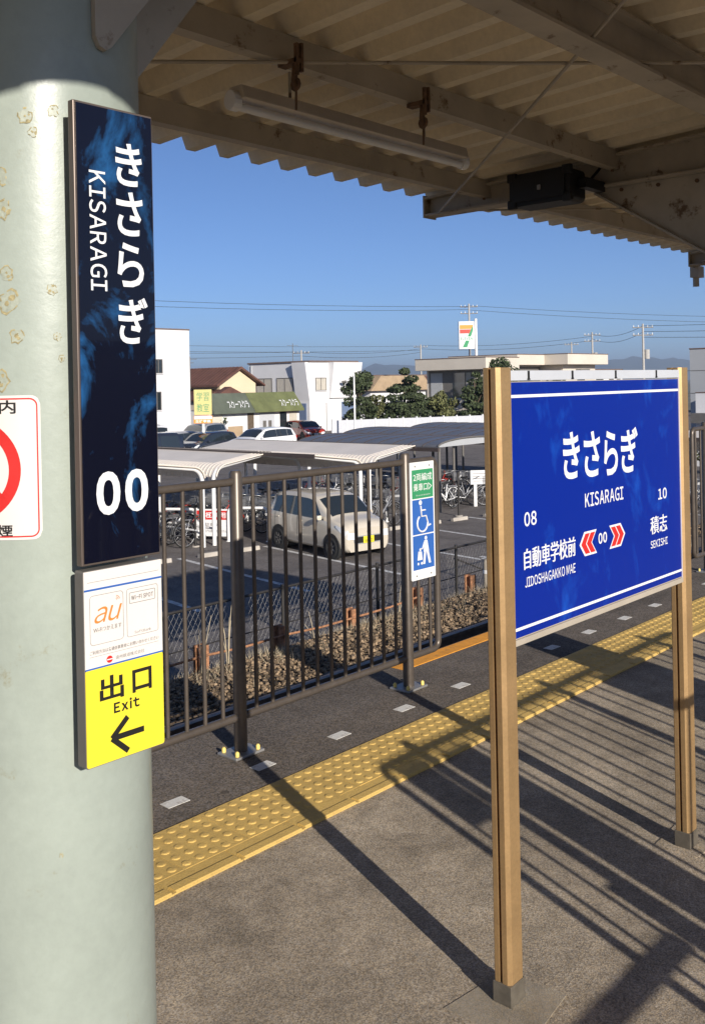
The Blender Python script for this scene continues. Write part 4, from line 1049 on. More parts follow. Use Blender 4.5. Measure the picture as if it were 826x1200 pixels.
# small white board on a post, and a thin dark pole
wb = thing('small_notice', 'small white notice board on a white post near the grey shelter', 'sign', (26.5, 18.5, LOT)); ORG[wb.name] = Vector((0, 0, 0)); wb.rotation_euler = (0, 0, math.radians(-45))
MB().box(-.05, .05, -.03, .03, 0, .95).build('post', 'white_paint', wb); MB().box(-.16, .55, -.05, -.032, .72, 1.18).build('board', 'white', wb, .006)
for k in range(4): MB().box(-.08, .45, -.053, -.0505, .82 + .08 * k, .84 + .08 * k).build('text_line', 'grey_print', wb)
dp = thing('thin_pole', 'thin dark pole standing among the parking bays', 'pole', (24.25, 17.55, LOT))
MB().tube([(24.25, 17.55, LOT), (24.25, 17.55, LOT + 1.35)], .035, 8).build('shaft', 'dark_pipe', dp); MB().tube([(24.25, 17.55, LOT), (24.25, 17.55, LOT + .03)], .12, 12).build('foot', 'stop', dp)
dp2 = thing('bay_pole', 'thin dark pole left of the red and white notice', 'pole', (15.9, 19.75, LOT))
MB().tube([(15.9, 19.75, LOT), (15.9, 19.75, LOT + 1.0)], .03, 8).build('shaft', 'dark_pipe', dp2); MB().tube([(15.9, 19.75, LOT), (15.9, 19.75, LOT + .03)], .1, 12).build('foot', 'stop', dp2)

# bicycle shelters: back-to-back curved frames under a cream roof
def shelter(xc, y0, y1, label, wing=1.88, h=2.02):
    s = thing('bicycle_shelter', label, 'shelter', (xc, y0, LOT), 'cream bicycle shelters')
    def prof(sg, off=0.0, x0=.18):
        r = .38; P = [(xc + sg * x0, LOT)]; zc = LOT + h - r
        for a in np.linspace(0, math.radians(84), 8): P.append((xc + sg * (x0 + r - r * math.cos(a)), zc + r * math.sin(a)))
        x_, z_ = P[-1]; P.append((xc + sg * (x0 + wing * .6), z_ + .10)); P.append((xc + sg * (x0 + wing), z_ + .20))
        return P
    y = y0 + .12
    while y <= y1:
        for sg in (1, -1):
            P = prof(sg); MB().tube([(a, y, b) for a, b in P], [.055] * (len(P) - 2) + [.045, .03], 8).build('frame_post', 'white_paint', s)
        y += 2.3
    for sg in (1, -1):
        P = prof(sg)[2:]; V = []; F = []
        out = [(a - sg * .0, b + .06) for a, b in P]; inn = [(a, b + .03) for a, b in P]
        n = len(out)
        for y in (y0, y1):
            V += [(a, y, b) for a, b in out] + [(a, y, b) for a, b in inn]
        F = [(i, i + 1, 2 * n + i + 1, 2 * n + i) for i in range(n - 1)] + [(n + i, 3 * n + i, 3 * n + i + 1, n + i + 1) for i in range(n - 1)]
        F += [(i, n + i, n + i + 1, i + 1) for i in range(n - 1)] + [(2 * n + i, 2 * n + i + 1, 3 * n + i + 1, 3 * n + i) for i in range(n - 1)]
        F += [(n - 1, 2 * n - 1, 4 * n - 1, 3 * n - 1)]
        MB().add(V, F, 0, False).build('roof', 'shed_cream', s)
        for k in range(4):     # corrugation ribs on the curved armpit and roof edge
            pass
        y = y0
        a, b = P[-1]
        MB().box(min(a, a + sg * .035), max(a, a + sg * .035), y0 - .01, y1 + .01, b - .03, b + .075).build('fascia', 'shed_dark', s)
        # ribs running up the curve
        mbr = MB(); yy = y0
        PP = [(q[0], q[1] + .064) for q in prof(sg)[2:]]
        while yy <= y1 + .001:
            mbr.tube([(q[0], yy, q[1] - .012) for q in (PP if yy < y0 + .5 else PP[:7])], .02, 5); yy += .14
        mbr.build('roof_rib', 'shed_cream', s)
        MB().tube([(xc + sg * .25, y0 + .2, LOT + .42), (xc + sg * .25, y1 - .2, LOT + .42)], .03, 6).build('tie_rail', 'white_paint', s)
    return s
shelter(16.15, 19.4, 27.0, 'cream bicycle shelter nearest the name plate')
shelter(20.05, 17.5, 25.2, 'cream bicycle shelter behind the parked cream car')
shelter(30.3, 11.4, 17.4, 'cream bicycle shelter right of the blue station sign')
# grey barrel-roofed shelters
def barrel(xc, y0, y1, label, w=1.8, h=2.06):
    s = thing('barrel_shelter', label, 'shelter', (xc, y0, LOT), 'grey bicycle shelters')
    A = [(xc + w * math.cos(t), LOT + h + .22 * math.sin(t)) for t in np.linspace(math.pi, 0, 15)]
    y = y0; n = int((y1 - y0) / .62); k = 0
    while k < n:
        V = [(a, yy, b + o_) for yy in (y, y + .60) for o_ in (0.0, -.02) for a, b in A]; m_ = len(A)
        F = [(i, i + 1, 2 * m_ + i + 1, 2 * m_ + i) for i in range(m_ - 1)] + [(m_ + i, 3 * m_ + i, 3 * m_ + i + 1, m_ + i + 1) for i in range(m_ - 1)]
        F += [(i, m_ + i, m_ + i + 1, i + 1) for i in range(m_ - 1)] + [(2 * m_ + i, 2 * m_ + i + 1, 3 * m_ + i + 1, 3 * m_ + i) for i in range(m_ - 1)]
        MB().add(V, F, 0, False).build('roof_panel', 'shed_grey', s)
        MB().tube([(a, y + .61, b + .002) for a, b in A], .016, 5).build('roof_seam', 'shed_dark', s)
        y += .62; k += 1
    for sg in (1, -1):
        MB().box(xc + sg * w - .04, xc + sg * w + .04, y0 - .02, y1 + .02, LOT + h - .14, LOT + h - .02).build('eave_beam', 'shed_dark', s)
        yy = y0 + .15
        while yy < y1: MB().tube([(xc + sg * (w - .25), yy, LOT), (xc + sg * (w - .25), yy, LOT + h)], .05, 8).build('post', 'frame', s); yy += 2.6
    E_ = [(xc - w, LOT + h)] + A[1:-1] + [(xc + w, LOT + h)]
    MB().prism([(a, b - .01) for a, b in E_], 'y', y0 + .02, y0 + .035).build('end_panel', 'wall_grey', s)
    MB().tube([(a, y0, b + .01) for a, b in A], .03, 6).build('end_arch', 'frame', s)
barrel(26.2, 18.4, 25.2, 'grey barrel roofed bicycle shelter directly behind the cream shelters')
barrel(30.8, 18.6, 27.0, 'grey barrel roofed bicycle shelter second from the cream car')
barrel(35.3, 18.8, 27.0, 'grey barrel roofed bicycle shelter in front of the white fence')

# bicycles
def make_bike():
    b = thing('bicycle', '', 'bicycle', (0, 0, 0), 'bicycles under the shelters', 1e-6)
    for x in (-.53, .53):
        w = MB().torus((x, 0, .335), (0, 1, 0), .315, .019, 22, 5).build('wheel', 'tyre', b)
        mb = MB()
        mb.torus((x, 0, .335), (0, 1, 0), .295, .008, 22, 4)
        for k in range(10):
            t = math.pi * k / 5; mb.bar((x, .0, .335), (x + .29 * math.cos(t), 0, .335 + .29 * math.sin(t)), .005, .005)
        mb.disc((x, 0, .335), (0, 1, 0), .03, .09, 8); mb.build('rim', 'bike_frame', w)
        P = [(x + .355 * math.cos(t), 0, .335 + .355 * math.sin(t)) for t in np.linspace(.3 if x > 0 else .1, 2.4 if x > 0 else 2.9, 8)]
        MB().tube(P, .018, 5).build('mudguard', 'bike_frame', b)
    mb = MB()
    for p, q, r in (((.53, 0, .335), (.38, 0, .80), .014), ((.36, 0, .86), (-.12, 0, .30), .019), ((.39, 0, .74), (-.14, 0, .40), .015), ((-.12, 0, .28), (-.23, 0, .80), .016), ((-.12, .05, .29), (-.53, .06, .335), .011), ((-.12, -.05, .29), (-.53, -.06, .335), .011), ((-.21, .03, .70), (-.53, .06, .335), .009), ((-.21, -.03, .70), (-.53, -.06, .335), .009), ((.40, 0, .78), (.34, 0, .98), .014)):
        mb.tube([p, q], r, 6)
    mb.build('frame', 'bike_frame', b)
    MB().tube([(.16, .27, .97), (.28, .25, 1.0), (.35, .10, 1.0), (.35, -.10, 1.0), (.28, -.25, 1.0), (.16, -.27, .97)], .012, 6).build('handlebar', 'bike_frame', b)
    MB().prism([(-.36, -.10), (-.38, .0), (-.36, .10), (-.2, .05), (-.08, .02), (-.08, -.02), (-.2, -.05)], 'z', .82, .88).build('saddle', 'bike_black', b, .015)
    mb = MB(); x0, x1, y0, y1, z0, z1 = .46, .78, -.17, .17, .74, .98
    for k in range(7):
        t = k / 6
        for z in (z0 + (z1 - z0) * t,): mb.bar((x0, y0, z), (x1, y0, z), .006, .006); mb.bar((x0, y1, z), (x1, y1, z), .006, .006); mb.bar((x0, y0, z), (x0, y1, z), .006, .006); mb.bar((x1, y0, z), (x1, y1, z), .006, .006)
        xx = x0 + (x1 - x0) * t; yy = y0 + (y1 - y0) * t
        mb.bar((xx, y0, z0), (xx, y0, z1), .006, .006); mb.bar((xx, y1, z0), (xx, y1, z1), .006, .006); mb.bar((x0, yy, z0), (x0, yy, z1), .006, .006); mb.bar((x1, yy, z0), (x1, yy, z1), .006, .006); mb.bar((x0, yy, z0), (x1, yy, z0), .006, .006)
    mb.build('basket', 'bike_frame', b)
    MB().tube([(-.12, -.09, .29), (-.02, -.10, .20)], .009, 5).tube([(-.12, .09, .29), (-.22, .10, .38)], .009, 5).torus((-.12, -.05, .29), (0, 1, 0), .085, .006, 14, 4).build('crank', 'bike_black', b)
    mb = MB(); mb.bar((-.30, 0, .70), (-.72, 0, .70), .12, .012); mb.tube([(-.68, .05, .70), (-.53, .07, .335)], .006, 4); mb.tube([(-.68, -.05, .70), (-.53, -.07, .335)], .006, 4); mb.build('rear_rack', 'bike_frame', b)
    return b
proto = make_bike(); used = False
def put_bike(x, y, rot, label):
    global used
    b = proto if not used else copy_tree(proto); used = True
    b.location = (x, y, LOT); b.rotation_euler = (math.radians(random.uniform(-4, 4)), 0, rot)
    colour = random.choice(('silver', 'silver', 'black', 'black', 'navy', 'white', 'red'))
    b['label'] = label.replace('grey', colour, 1)
    for ch in b.children:
        if ch.name.startswith('frame') or ch.name.startswith('mudguard'):
            ch.material_slots[0].link = 'OBJECT'; ch.material_slots[0].material = MT[{'silver': 'bike_frame', 'black': 'bike_black', 'navy': 'car_dark', 'white': 'car_white', 'red': 'car_red'}[colour]]
for i in range(9):
    put_bike(15.15 + random.uniform(-.1, .1), 19.9 + .62 * i, math.radians(180 + random.uniform(-8, 8)), 'grey city bicycle in the left row under the first cream shelter')
for i in range(8):
    put_bike(17.25 + random.uniform(-.1, .1), 20.4 + .66 * i, math.radians(random.uniform(-8, 8)), 'grey city bicycle in the right row under the first cream shelter')
for i in range(9):
    put_bike(19.0 + random.uniform(-.1, .1), 18.1 + .62 * i, math.radians(180 + random.uniform(-8, 8)), 'grey city bicycle in the left row under the second cream shelter')
for i in range(10):
    put_bike(21.2 + random.uniform(-.1, .1), 17.9 + .6 * i, math.radians(random.uniform(-8, 8)), 'grey city bicycle in the right row under the second cream shelter')
for i in range(10):
    put_bike(25.2 + random.uniform(-.1, .1), 18.8 + .6 * i, math.radians(180 + random.uniform(-10, 10)), 'grey city bicycle in the left row under the nearest grey shelter')
for i in range(8):
    put_bike(27.3 + random.uniform(-.1, .1), 18.8 + .6 * i, math.radians(random.uniform(-10, 10)), 'grey city bicycle in the right row under the nearest grey shelter')
put_bike(26.4, 18.7, math.radians(-40), 'grey city bicycle parked askew at the open end of the nearest grey shelter')
put_bike(26.9, 20.2, math.radians(-60), 'grey city bicycle parked crosswise under the nearest grey shelter')
for i in range(8):
    put_bike(29.2 + random.uniform(-.1, .1), 11.8 + .6 * i, math.radians(180 + random.uniform(-8, 8)), 'grey city bicycle under the cream shelter right of the station sign')

# =================================================================== BUILDINGS BEYOND THE CAR PARK
# corner (x0, y0) is the one nearest the platform; face 'S' looks to the platform (-y), face 'W' looks along -x
class Bld:
    def __init__(s, name, label, x0, y0, Lx, Ly, h, wall, cat='building', roofm='roof_edge', over=.18, zb=LOT, top=.22, group=None):
        s.x0, s.y0, s.Lx, s.Ly, s.h, s.zb = x0, y0, Lx, Ly, h, zb
        s.t = thing(name, label, cat, (x0 + Lx / 2, y0 + Ly / 2, zb), group)
        MB().box(x0, x0 + Lx, y0, y0 + Ly, zb, zb + h).build('wall', wall, s.t)
        if roofm: MB().box(x0 - over, x0 + Lx + over, y0 - over, y0 + Ly + over, zb + h + .002, zb + h + top).build('roof', roofm, s.t, .02)
    def win(s, face, a, z, w, h, pane='glass', frame='frame', name='window', bars=1, sill=True):
        z += s.zb; f = .06; d = .05
        mb = MB()
        def bx(m_, u0, u1, z0, z1, d0, d1):
            if face == 'S': m_.box(s.x0 + u0, s.x0 + u1, s.y0 - d1, s.y0 - d0, z0, z1)
            else: m_.box(s.x0 - d1, s.x0 - d0, s.y0 + u0, s.y0 + u1, z0, z1)
        bx(mb, a, a + w, z, z + f, .002, d); bx(mb, a, a + w, z + h - f, z + h, .002, d); bx(mb, a, a + f, z + f, z + h - f, .002, d); bx(mb, a + w - f, a + w, z + f, z + h - f, .002, d)
        for k in range(bars):
            c = a + w * (k + 1) / (bars + 1); bx(mb, c - f / 2, c + f / 2, z + f, z + h - f, .004, d - .004)
        fr = mb.build(name, frame, s.t)
        m2 = MB(); bx(m2, a + f, a + w - f, z + f, z + h - f, .003, .02); m2.build('pane', pane, fr)
        if sill: m3 = MB(); bx(m3, a - .05, a + w + .05, z - .06, z - .002, .001, .10); m3.build('sill', 'wall_white', fr)
    def slab(s, name, m_, face, a0, a1, z0, z1, d0, d1, bevel=0):
        if face == 'S': o = MB().box(s.x0 + a0, s.x0 + a1, s.y0 - d1, s.y0 - d0, s.zb + z0, s.zb + z1)
        else: o = MB().box(s.x0 - d1, s.x0 - d0, s.y0 + a0, s.y0 + a1, s.zb + z0, s.zb + z1)
        return o.build(name, m_, s.t, bevel)

b1 = Bld('office_block', 'tall plain white block beside the name plate', 35.0, 55.3, 9.3, 9, 8.15, 'wall_white', over=.04, top=.10)
for a in (6.2,):
    b1.win('S', a - .2, 2.55, .75, 1.3); b1.win('S', a + .2 - .2, 5.1, .7, 1.0); b1.win('S', 5.6, 6.9, .55, .8)
b1.win('S', 2.0, 5.1, .8, 1.0); b1.win('S', 2.0, 2.5, .8, 1.2)

# gabled house with brown roof
gh = thing('gabled_house', 'cream gabled house with dark brown roof left of the white building', 'house', (52, 63, LOT))
GX0, GX1, GY0, GY1 = 51.9, 55.8, 61.0, 70.0; GH = 4.35; GA = 5.5
MB().prism([(GX0, LOT), (GX1, LOT), (GX1, LOT + GH), ((GX0 + GX1) / 2, LOT + GA), (GX0, LOT + GH)], 'y', GY0, GY1).build('wall', 'wall_cream', gh)
gc = (GX0 + GX1) / 2
for sg in (-1, 1):
    e = gc + sg * 2.6; zE = LOT + GH - .38 + .13
    pr = [(gc, LOT + GA + .06), (e, zE), (e, zE + .14), (gc, LOT + GA + .22)]
    ro = MB().prism(pr if sg < 0 else pr[::-1], 'y', GY0 - .5, GY1 + .3).build('roof', 'roof_brown', gh)
    k = 0
    while k < 22:
        y = GY0 - .4 + k * .45
        MB().bar((gc + sg * .05, y, LOT + GA + .235), (e, y, zE + .155), .05, .04).build('roof_batten', 'roof_brown', ro); k += 1
lean = MB().prism([(49.2, LOT + 3.0), (51.85, LOT + 3.75), (51.85, LOT + 3.9), (49.2, LOT + 3.15)], 'y', 60.6, 68).build('lean_to_roof', 'roof_brown', gh)
MB().box(49.5, 51.85, 61.2, 67.5, LOT, LOT + 2.98).build('lean_to_wall', 'wall_beige', gh)
MB().box(49.9, 51.1, 61.13, 61.19, LOT + 1.9, LOT + 2.7).build('window', 'glass', gh)
MB().tube([(50.5, 63, LOT + 4), (50.5, 63, LOT + 6.6)], .035, 6).bar((49.8, 63, LOT + 6.4), (51.2, 63, LOT + 6.4), .04, .04).bar((50.1, 63, LOT + 6.1), (50.9, 63, LOT + 6.1), .04, .04).build('aerial', 'frame', gh)

# shop row with green sloping awning
sh = thing('shop_row', 'low shop row with mossy green sloping awning and white lettering', 'shop', (49.5, 56, LOT))
SHY = 54.2; SHX0, SHX1 = 45.1, 54.1
MB().box(SHX0, SHX1, SHY, SHY + 4.5, LOT, LOT + 2.35).build('wall', 'wall_white', sh)
def awn(x0, x1, m_):
    return MB().prism([(SHY - .55, LOT + 2.15), (SHY - .55, LOT + 2.30), (SHY + .55, LOT + 3.62), (SHY + 1.2, LOT + 3.62), (SHY + 1.2, LOT + 2.4), (SHY, LOT + 2.36)][::-1], 'x', x0, x1).build('awning', m_, sh)
aw1 = awn(SHX0, 48.98, 'awning_grey'); aw2 = awn(49.0, SHX1, 'awning')
MB().prism([(46.6, LOT + 3.62), (48.7, LOT + 3.62), (47.6, LOT + 4.1)], 'y', SHY + .55, SHY + 1.2).build('awning_peak', 'roof_brown', sh)
for x0, x1, s_ in ((46.7, 48.7, 'スクースクラ'), (51.9, 53.8, 'スクースクラ')):
    ob = lettering(s_, 'white', sh, x0, x1, 0, 1, 0, .01)
    o = ORG[ob.name]
    for v_ in ob.data.vertices:
        t = .16 + .40 * (v_.co.z + o.z); v_.co.y = SHY - .55 + 1.1 * t - .03 - o.y; v_.co.z = LOT + 2.30 + 1.32 * t + .03 - o.z
for k, (x0, x1, z0, z1, m_) in enumerate(((45.3, 46.3, 0, 2.1, 'wall_beige'), (46.8, 48.2, .1, 1.2, 'roof_tan'), (48.7, 49.3, 0, 2.2, 'bark'), (49.9, 51.4, 0, 2.1, 'fence_white'), (52.0, 52.7, 0, 2.1, 'glass'), (53.0, 53.8, 0, 2.1, 'curtain'))):
    MB().box(x0, x1, SHY - .05, SHY - .004, LOT + z0, LOT + z1).build('shopfront_panel', m_, sh, .01)
lettering('■ ■', 'frame', sh, 50.2, 51.1, LOT + 1.0, LOT + 1.5, SHY - .056, 0)

# white two-storey building
BX, BY = 61.47, 60.26
b3 = Bld('white_building', 'white two storey building with flat roof and slanted corner', BX, BY, 6.3, 7.8, 6.12, 'wall_white', over=.12, top=.14)
for a in (2.0, 4.7): b3.win('W', a, 3.45, 2.1, 1.35, pane='curtain', bars=1)
b3.win('S', .75, 3.6, 1.4, 1.15, pane='curtain'); b3.win('S', 4.5, 3.6, 1.05, 1.0, pane='curtain', bars=1)
MB().prism([(BX - .5, LOT + 6.115), (BX - .001, LOT + 6.115), (BX - .001, LOT + 2.75)][::-1], 'y', BY + .02, BY + 1.7).build('slanted_bay', 'wall_white', b3.t)
MB().prism([(BY - .7, LOT + 6.11), (BY - .002, LOT + 6.11), (BY - .002, LOT + 2.9), (BY - .2, LOT + 2.9)], 'x', BX + 2.45, BX + 6.28).build('slanted_bay', 'wall_white', b3.t)
b3.slab('door', 'door_blue', 'W', .4, 2.0, 0, 2.5, .004, .06); b3.slab('door', 'wall_grey', 'W', 2.2, 2.9, 0, 2.5, .004, .06)
b3.slab('shutter', 'wall_white', 'S', .2, 3.9, 0, 2.55, .004, .08, .01); b3.slab('shutter_gap', 'frame', 'S', 2.0, 2.06, 0, 2.5, .082, .09)
b3.slab('door', 'door_blue', 'S', 4.1, 6.2, 0, 2.55, .004, .06)  # blue panel painted for bluish shade at the ground floor, no real door
b3.slab('air_conditioner', 'wall_grey', 'W', 3.2, 4.1, 2.75, 3.3, .004, .35, .02); b3.slab('downpipe', 'wall_grey', 'W', 7.4, 7.5, 0, 6.0, .004, .09)
MB().tube([(BX + 3.4, BY - .75, LOT + 4.3), (BX + 3.6, BY - 1.1, LOT + 4.35)], .12, 8).build('wall_lamp', 'frame', b3.t)
MB().tube([(BX + 1, BY + 3, LOT + 6.2), (BX + 1, BY + 3, LOT + 7.9)], .03, 6).bar((BX + .3, BY + 3, LOT + 7.7), (BX + 1.7, BY + 3, LOT + 7.7), .03, .03).build('aerial', 'frame', b3.t)

# flat-roofed beige house
b4 = Bld('beige_house', 'beige flat roofed house with deep overhanging eaves behind the trees', 60.3, 41.2, 3.4, 5.2, 5.0, 'wall_beige', cat='house', roofm=None)
MB().box(63.72, 73.6, 41.2, 46.4, LOT, LOT + 5.3).build('wall', 'wall_beige', b4.t); MB().box(68.4, 73.6, 39.2, 41.18, LOT, LOT + 5.3).build('wall', 'wall_beige', b4.t)
MB().box(59.29, 63.74, 40.24, 46.76, LOT + 5.003, LOT + 5.85).build('roof', 'wall_beige', b4.t, .03)
MB().box(67.7, 74.25, 38.35, 46.9, LOT + 5.31, LOT + 6.12).build('roof', 'wall_beige', b4.t, .03); MB().box(63.76, 67.68, 40.4, 46.9, LOT + 5.31, LOT + 6.10).build('roof', 'wall_beige', b4.t, .03)
for x0, x1, y0, y1, z in ((59.27, 63.75, 40.22, 46.78, 5.853), (67.69, 74.27, 38.33, 46.92, 6.123), (63.765, 67.68, 40.38, 46.92, 6.103)): MB().box(x0, x1, y0, y1, LOT + z, LOT + z + .06).build('roof_capping', 'roof_edge', b4.t)
b4.slab('veranda_shade_sheet', 'frame', 'W', .2, 5.0, 2.9, 4.95, .003, .02)  # flat dark sheets on both faces, painted veranda shade; the wall isn't recessed
b4.slab('sliding_door', 'curtain', 'W', .5, 1.5, 2.95, 4.8, .021, .05); b4.slab('sliding_door', 'glass', 'W', 1.6, 2.7, 2.95, 4.8, .021, .05); b4.slab('sliding_door', 'wall_grey', 'W', 3.7, 4.8, 2.95, 4.8, .021, .05)
b4.slab('balcony', 'wall_beige', 'W', -.3, 5.3, 1.95, 2.9, .06, .9, .02); b4.slab('veranda_shade_sheet', 'frame', 'S', 4.2, 8.0, 3.2, 5.2, .003, .02); b4.slab('sliding_door', 'glass', 'S', 5.0, 6.6, 3.2, 4.9, .021, .05)
MB().box(70.6, 71.7, 39.12, 39.19, LOT + 3.9, LOT + 4.7).build('window', 'glass', b4.t); MB().box(70.4, 71.9, 38.75, 39.19, LOT + 4.8, LOT + 4.95).build('window_hood', 'frame', b4.t)
b4.win('W', 3.2, .7, 1.6, 1.2); b4.win('S', 1, .7, 1.8, 1.2)
b4b = Bld('white_annex', 'low white building between the beige house and the utility pole', 84.0, 45.2, 6.5, 6, 5.0, 'wall_white', over=.05, top=.1)
b4b.win('S', 1.0, 3.4, 1.4, 1.0); b4b.win('S', 3.6, 3.4, .9, 1.0); b4b.slab('door', 'frame', 'S', 5.2, 5.9, 2.6, 4.4, .003, .05)
# far cottages seen between the trees
for (x, y, lb, m_, rm) in ((74.5, 64.5, 'distant house with tan tiled roof between the trees', 'wall_white', 'roof_tan'), (88, 72, 'distant house with brown roof left of the shop sign', 'wall_cream', 'roof_brown'), (72, 84, 'distant house behind the white building', 'wall_beige', 'roof_brown')):
    o = thing('distant_house', lb, 'house', (x, y, LOT))
    MB().box(x, x + 9, y, y + 8, LOT, LOT + 3.6).build('wall', m_, o)
    MB().prism([(x - .6, LOT + 3.4), (x + 9.6, LOT + 3.4), (x + 8, LOT + 4.9), (x + 1, LOT + 4.9)], 'y', y - .6, y + 8.6).build('roof', rm, o, .05)
    MB().box(x + 3, x + 5, y - .05, y - .004, LOT + 1, LOT + 2.4).build('window', 'glass', o)
# grey and white buildings at the right edge
b5 = Bld('grey_building', 'grey panelled building at the right edge above the white wall', 46.75, 11.8, 9, 8, 5.45, 'wall_grey', over=.03, top=.06)
for k in range(1, 5): b5.slab('panel_joint', 'frame', 'S', 0, 9, 1.1 * k, 1.1 * k + .025, .001, .012); b5.slab('panel_joint', 'frame', 'W', 0, 9, 1.1 * k, 1.1 * k + .025, .001, .012)
b5.win('S', 1.2, 3.95, 1.2, .7, bars=0); b5.win('S', 4.2, 3.95, 1.2, .7, bars=0)
b6 = Bld('white_shop', 'low white building with dark awning under the grey building', 44.0, 10.2, 3, 8.2, 3.35, 'wall_white', over=.02, top=.05)
b6.slab('awning', 'frame', 'S', -.1, 8, 2.0, 2.45, .003, .8); b6.slab('awning', 'frame', 'W', -.1, 8.2, 2.0, 2.45, .003, .6); b6.win('S', 2.5, .8, 1.6, 1.0)
# a few more roofs further back so the town goes on
for k, (x, y, w, d, h, wm, rm, lb) in enumerate(((100, 20, 12, 9, 5.5, 'wall_white', 'roof_edge', 'distant white house right of the utility pole'), (112, 36, 10, 9, 5.0, 'wall_cream', 'roof_brown', 'distant cream house behind the annex'), (20, 85, 12, 9, 6, 'wall_beige', 'roof_brown', 'distant beige house behind the white block'), (96, 84, 12, 9, 4.8, 'wall_white', 'roof_edge', 'distant white house behind the shop sign'), (60, 104, 14, 9, 5.0, 'wall_cream', 'roof_brown', 'distant cream house left of the white building'))):
    bb = Bld('town_house', lb, x, y, w, d, h, wm, cat='house', roofm=rm, over=.5, top=.5)
    bb.win('S', 1.2, 1.0, 1.8, 1.3); bb.win('S', w - 3.2, 1.0, 1.8, 1.3); bb.win('W', 3, 1.0, 1.8, 1.3); bb.win('W', 3, 3.2, 1.4, 1.0)

# unseen house added behind the viewer to block low sky and deepen shadows
sth = Bld('sky_blocking_house', 'unseen low beige house added behind the viewer to block low sky', -26, -21, 60, 6, 3.9, 'wall_beige', roofm='roof_brown', over=.5, top=.25, zb=-1.5)
for k in range(10): MB().box(-23 + 6 * k, -21 + 6 * k, -15.0 + .002, -14.95, .0, 1.3).build('window', 'glass', sth.t)
# white panel fence in front of the trees
wf = thing('panel_fence', 'long white panel fence in front of the garden trees', 'fence', (50, 40, LOT))
A = Vector((45.3, 42.4, LOT)); B = Vector((60.5, 35.2, LOT)); n = 17
for i in range(n):
    p = A.lerp(B, i / n); q = A.lerp(B, (i + .93) / n)
    MB().bar(p + Vector((0, 0, .93)), q + Vector((0, 0, .93)), .05, 1.78).build('panel', 'fence_white', wf)
    MB().bar(p + Vector((0, 0, 0)) + (q - p) * -.04, p + (q - p) * -.04 + Vector((0, 0, 1.90)), .09, .09).build('post', 'wall_white', wf)
# pole sign (yellow) by the street
ps = thing('pole_sign', 'yellow pole sign with orange strip beside the white block', 'sign', (37.3, 45.4, LOT)); ORG[ps.name] = Vector((0, 0, 0)); ps.rotation_euler = (0, 0, math.radians(-40))
MB().tube([(0, 0, 0), (0, 0, 2.3)], .09, 10).build('pole', 'white_paint', ps)
MB().box(-.52, .52, -.14, .14, 2.45, 3.95).build('yellow_box', 'pole_yellow', ps, .02); MB().box(-.55, .55, -.15, .15, 1.95, 2.40).build('strip_box', 'signal_orange', ps, .02)
MB().box(-.52, .52, -.16, -.151, 2.2, 2.38).build('strip_panel', 'white', ps)
lettering('学習', 'green_print', ps, -.36, .36, 3.28, 3.80, -.146, .0); lettering('教室', 'green_print', ps, -.36, .36, 2.62, 3.12, -.146, .0); lettering('生徒募集', 'white', ps, -.45, .45, 1.99, 2.16, -.156, .02)

# shop tower sign
ts = thing('tower_sign', 'tall white shop tower sign with orange red and green emblem above the beige house', 'sign', (90.5, 64, LOT)); ORG[ts.name] = Vector((0, 0, 0)); ts.rotation_euler = (0, 0, math.radians(-46))
for x in (-.2, 1.1): MB().tube([(x, 0, 0), (x, 0, 11.2 if x > 0 else 6)], .16, 10).build('pole', 'white_paint', ts)
MB().box(-.85, .88, -.25, .25, 7.8, 10.9).build('cabinet', 'white', ts, .04); MB().box(-1.0, 1.2, -.22, .22, 5.6, 6.7).build('lower_cabinet', 'signal_red', ts, .04)
for nm, m_, P in (('emblem_stroke', 'signal_orange', [(-.75, 10.5), (.75, 10.5), (.75, 10.05), (-.75, 10.05)]), ('emblem_stroke', 'signal_red', [(-.75, 10.0), (.75, 10.0), (.55, 9.55), (-.75, 9.55)]), ('emblem_stem', 'signal_green', [(.75, 10.5), (.75, 9.9), (.05, 8.0), (-.45, 8.0)])):
    MB().prism(P[::-1], 'y', -.262 - (.006 if nm == 'emblem_stem' else 0), -.252).build(nm, m_, ts)
MB().box(-.75, .75, -.275, -.262, 8.75, 9.2).build('emblem_band', 'white', ts); lettering('ELEVEN', 'signal_green', ts, -.65, .65, 8.82, 9.13, -.277, .03); lettering('コンビニ', 'white', ts, -.8, 1.0, 5.9, 6.4, -.226, .02)

# utility poles and wires
poles = []
def upole(x, y, h, label, arms=2, name='utility_pole', r=.15, m_='pole'):
    o = thing(name, label, 'pole', (x, y, LOT), 'utility poles')
    MB().tube([(x, y, LOT), (x, y, LOT + h)], [r, r * .65], 10).build('shaft', m_, o)
    d = Vector((fv, -fu, 0))
    for k in range(arms):
        z = LOT + h - .35 - .75 * k; c = Vector((x, y, z)); MB().bar(c - d * 1.0, c + d * 1.0, .10, .10).build('crossarm', 'frame', o)
        for q in (-.9, -.45, .45, .9): MB().tube([c + d * q, c + d * q + Vector((0, 0, .22))], .045, 6).build('insulator', 'white_paint', o)
    if arms > 1: MB().tube([(x + .25, y - .25, LOT + h - 3.4), (x + .25, y - .25, LOT + h - 2.5)], .26, 10).build('transformer', 'pole', o)
    poles.append(Vector((x, y, LOT + h))); return o
upole(89.5, 42.5, 9.4, 'tall utility pole above the right half of the station sign')
upole(108.9, 58.3, 9.9, 'utility pole behind the beige house roof right side')
upole(125, 70.2, 9.5, 'small far utility pole just left of the taller roof pole', 1)
upole(110.7, 86.2, 9.6, 'far utility pole left of the shop tower sign', 1)
upole(85.2, 84.8, 8.4, 'far utility pole behind the white building roof', 1)
upole(92.0, 64.6, 13.0, 'utility pole beside the shop tower sign', 2)
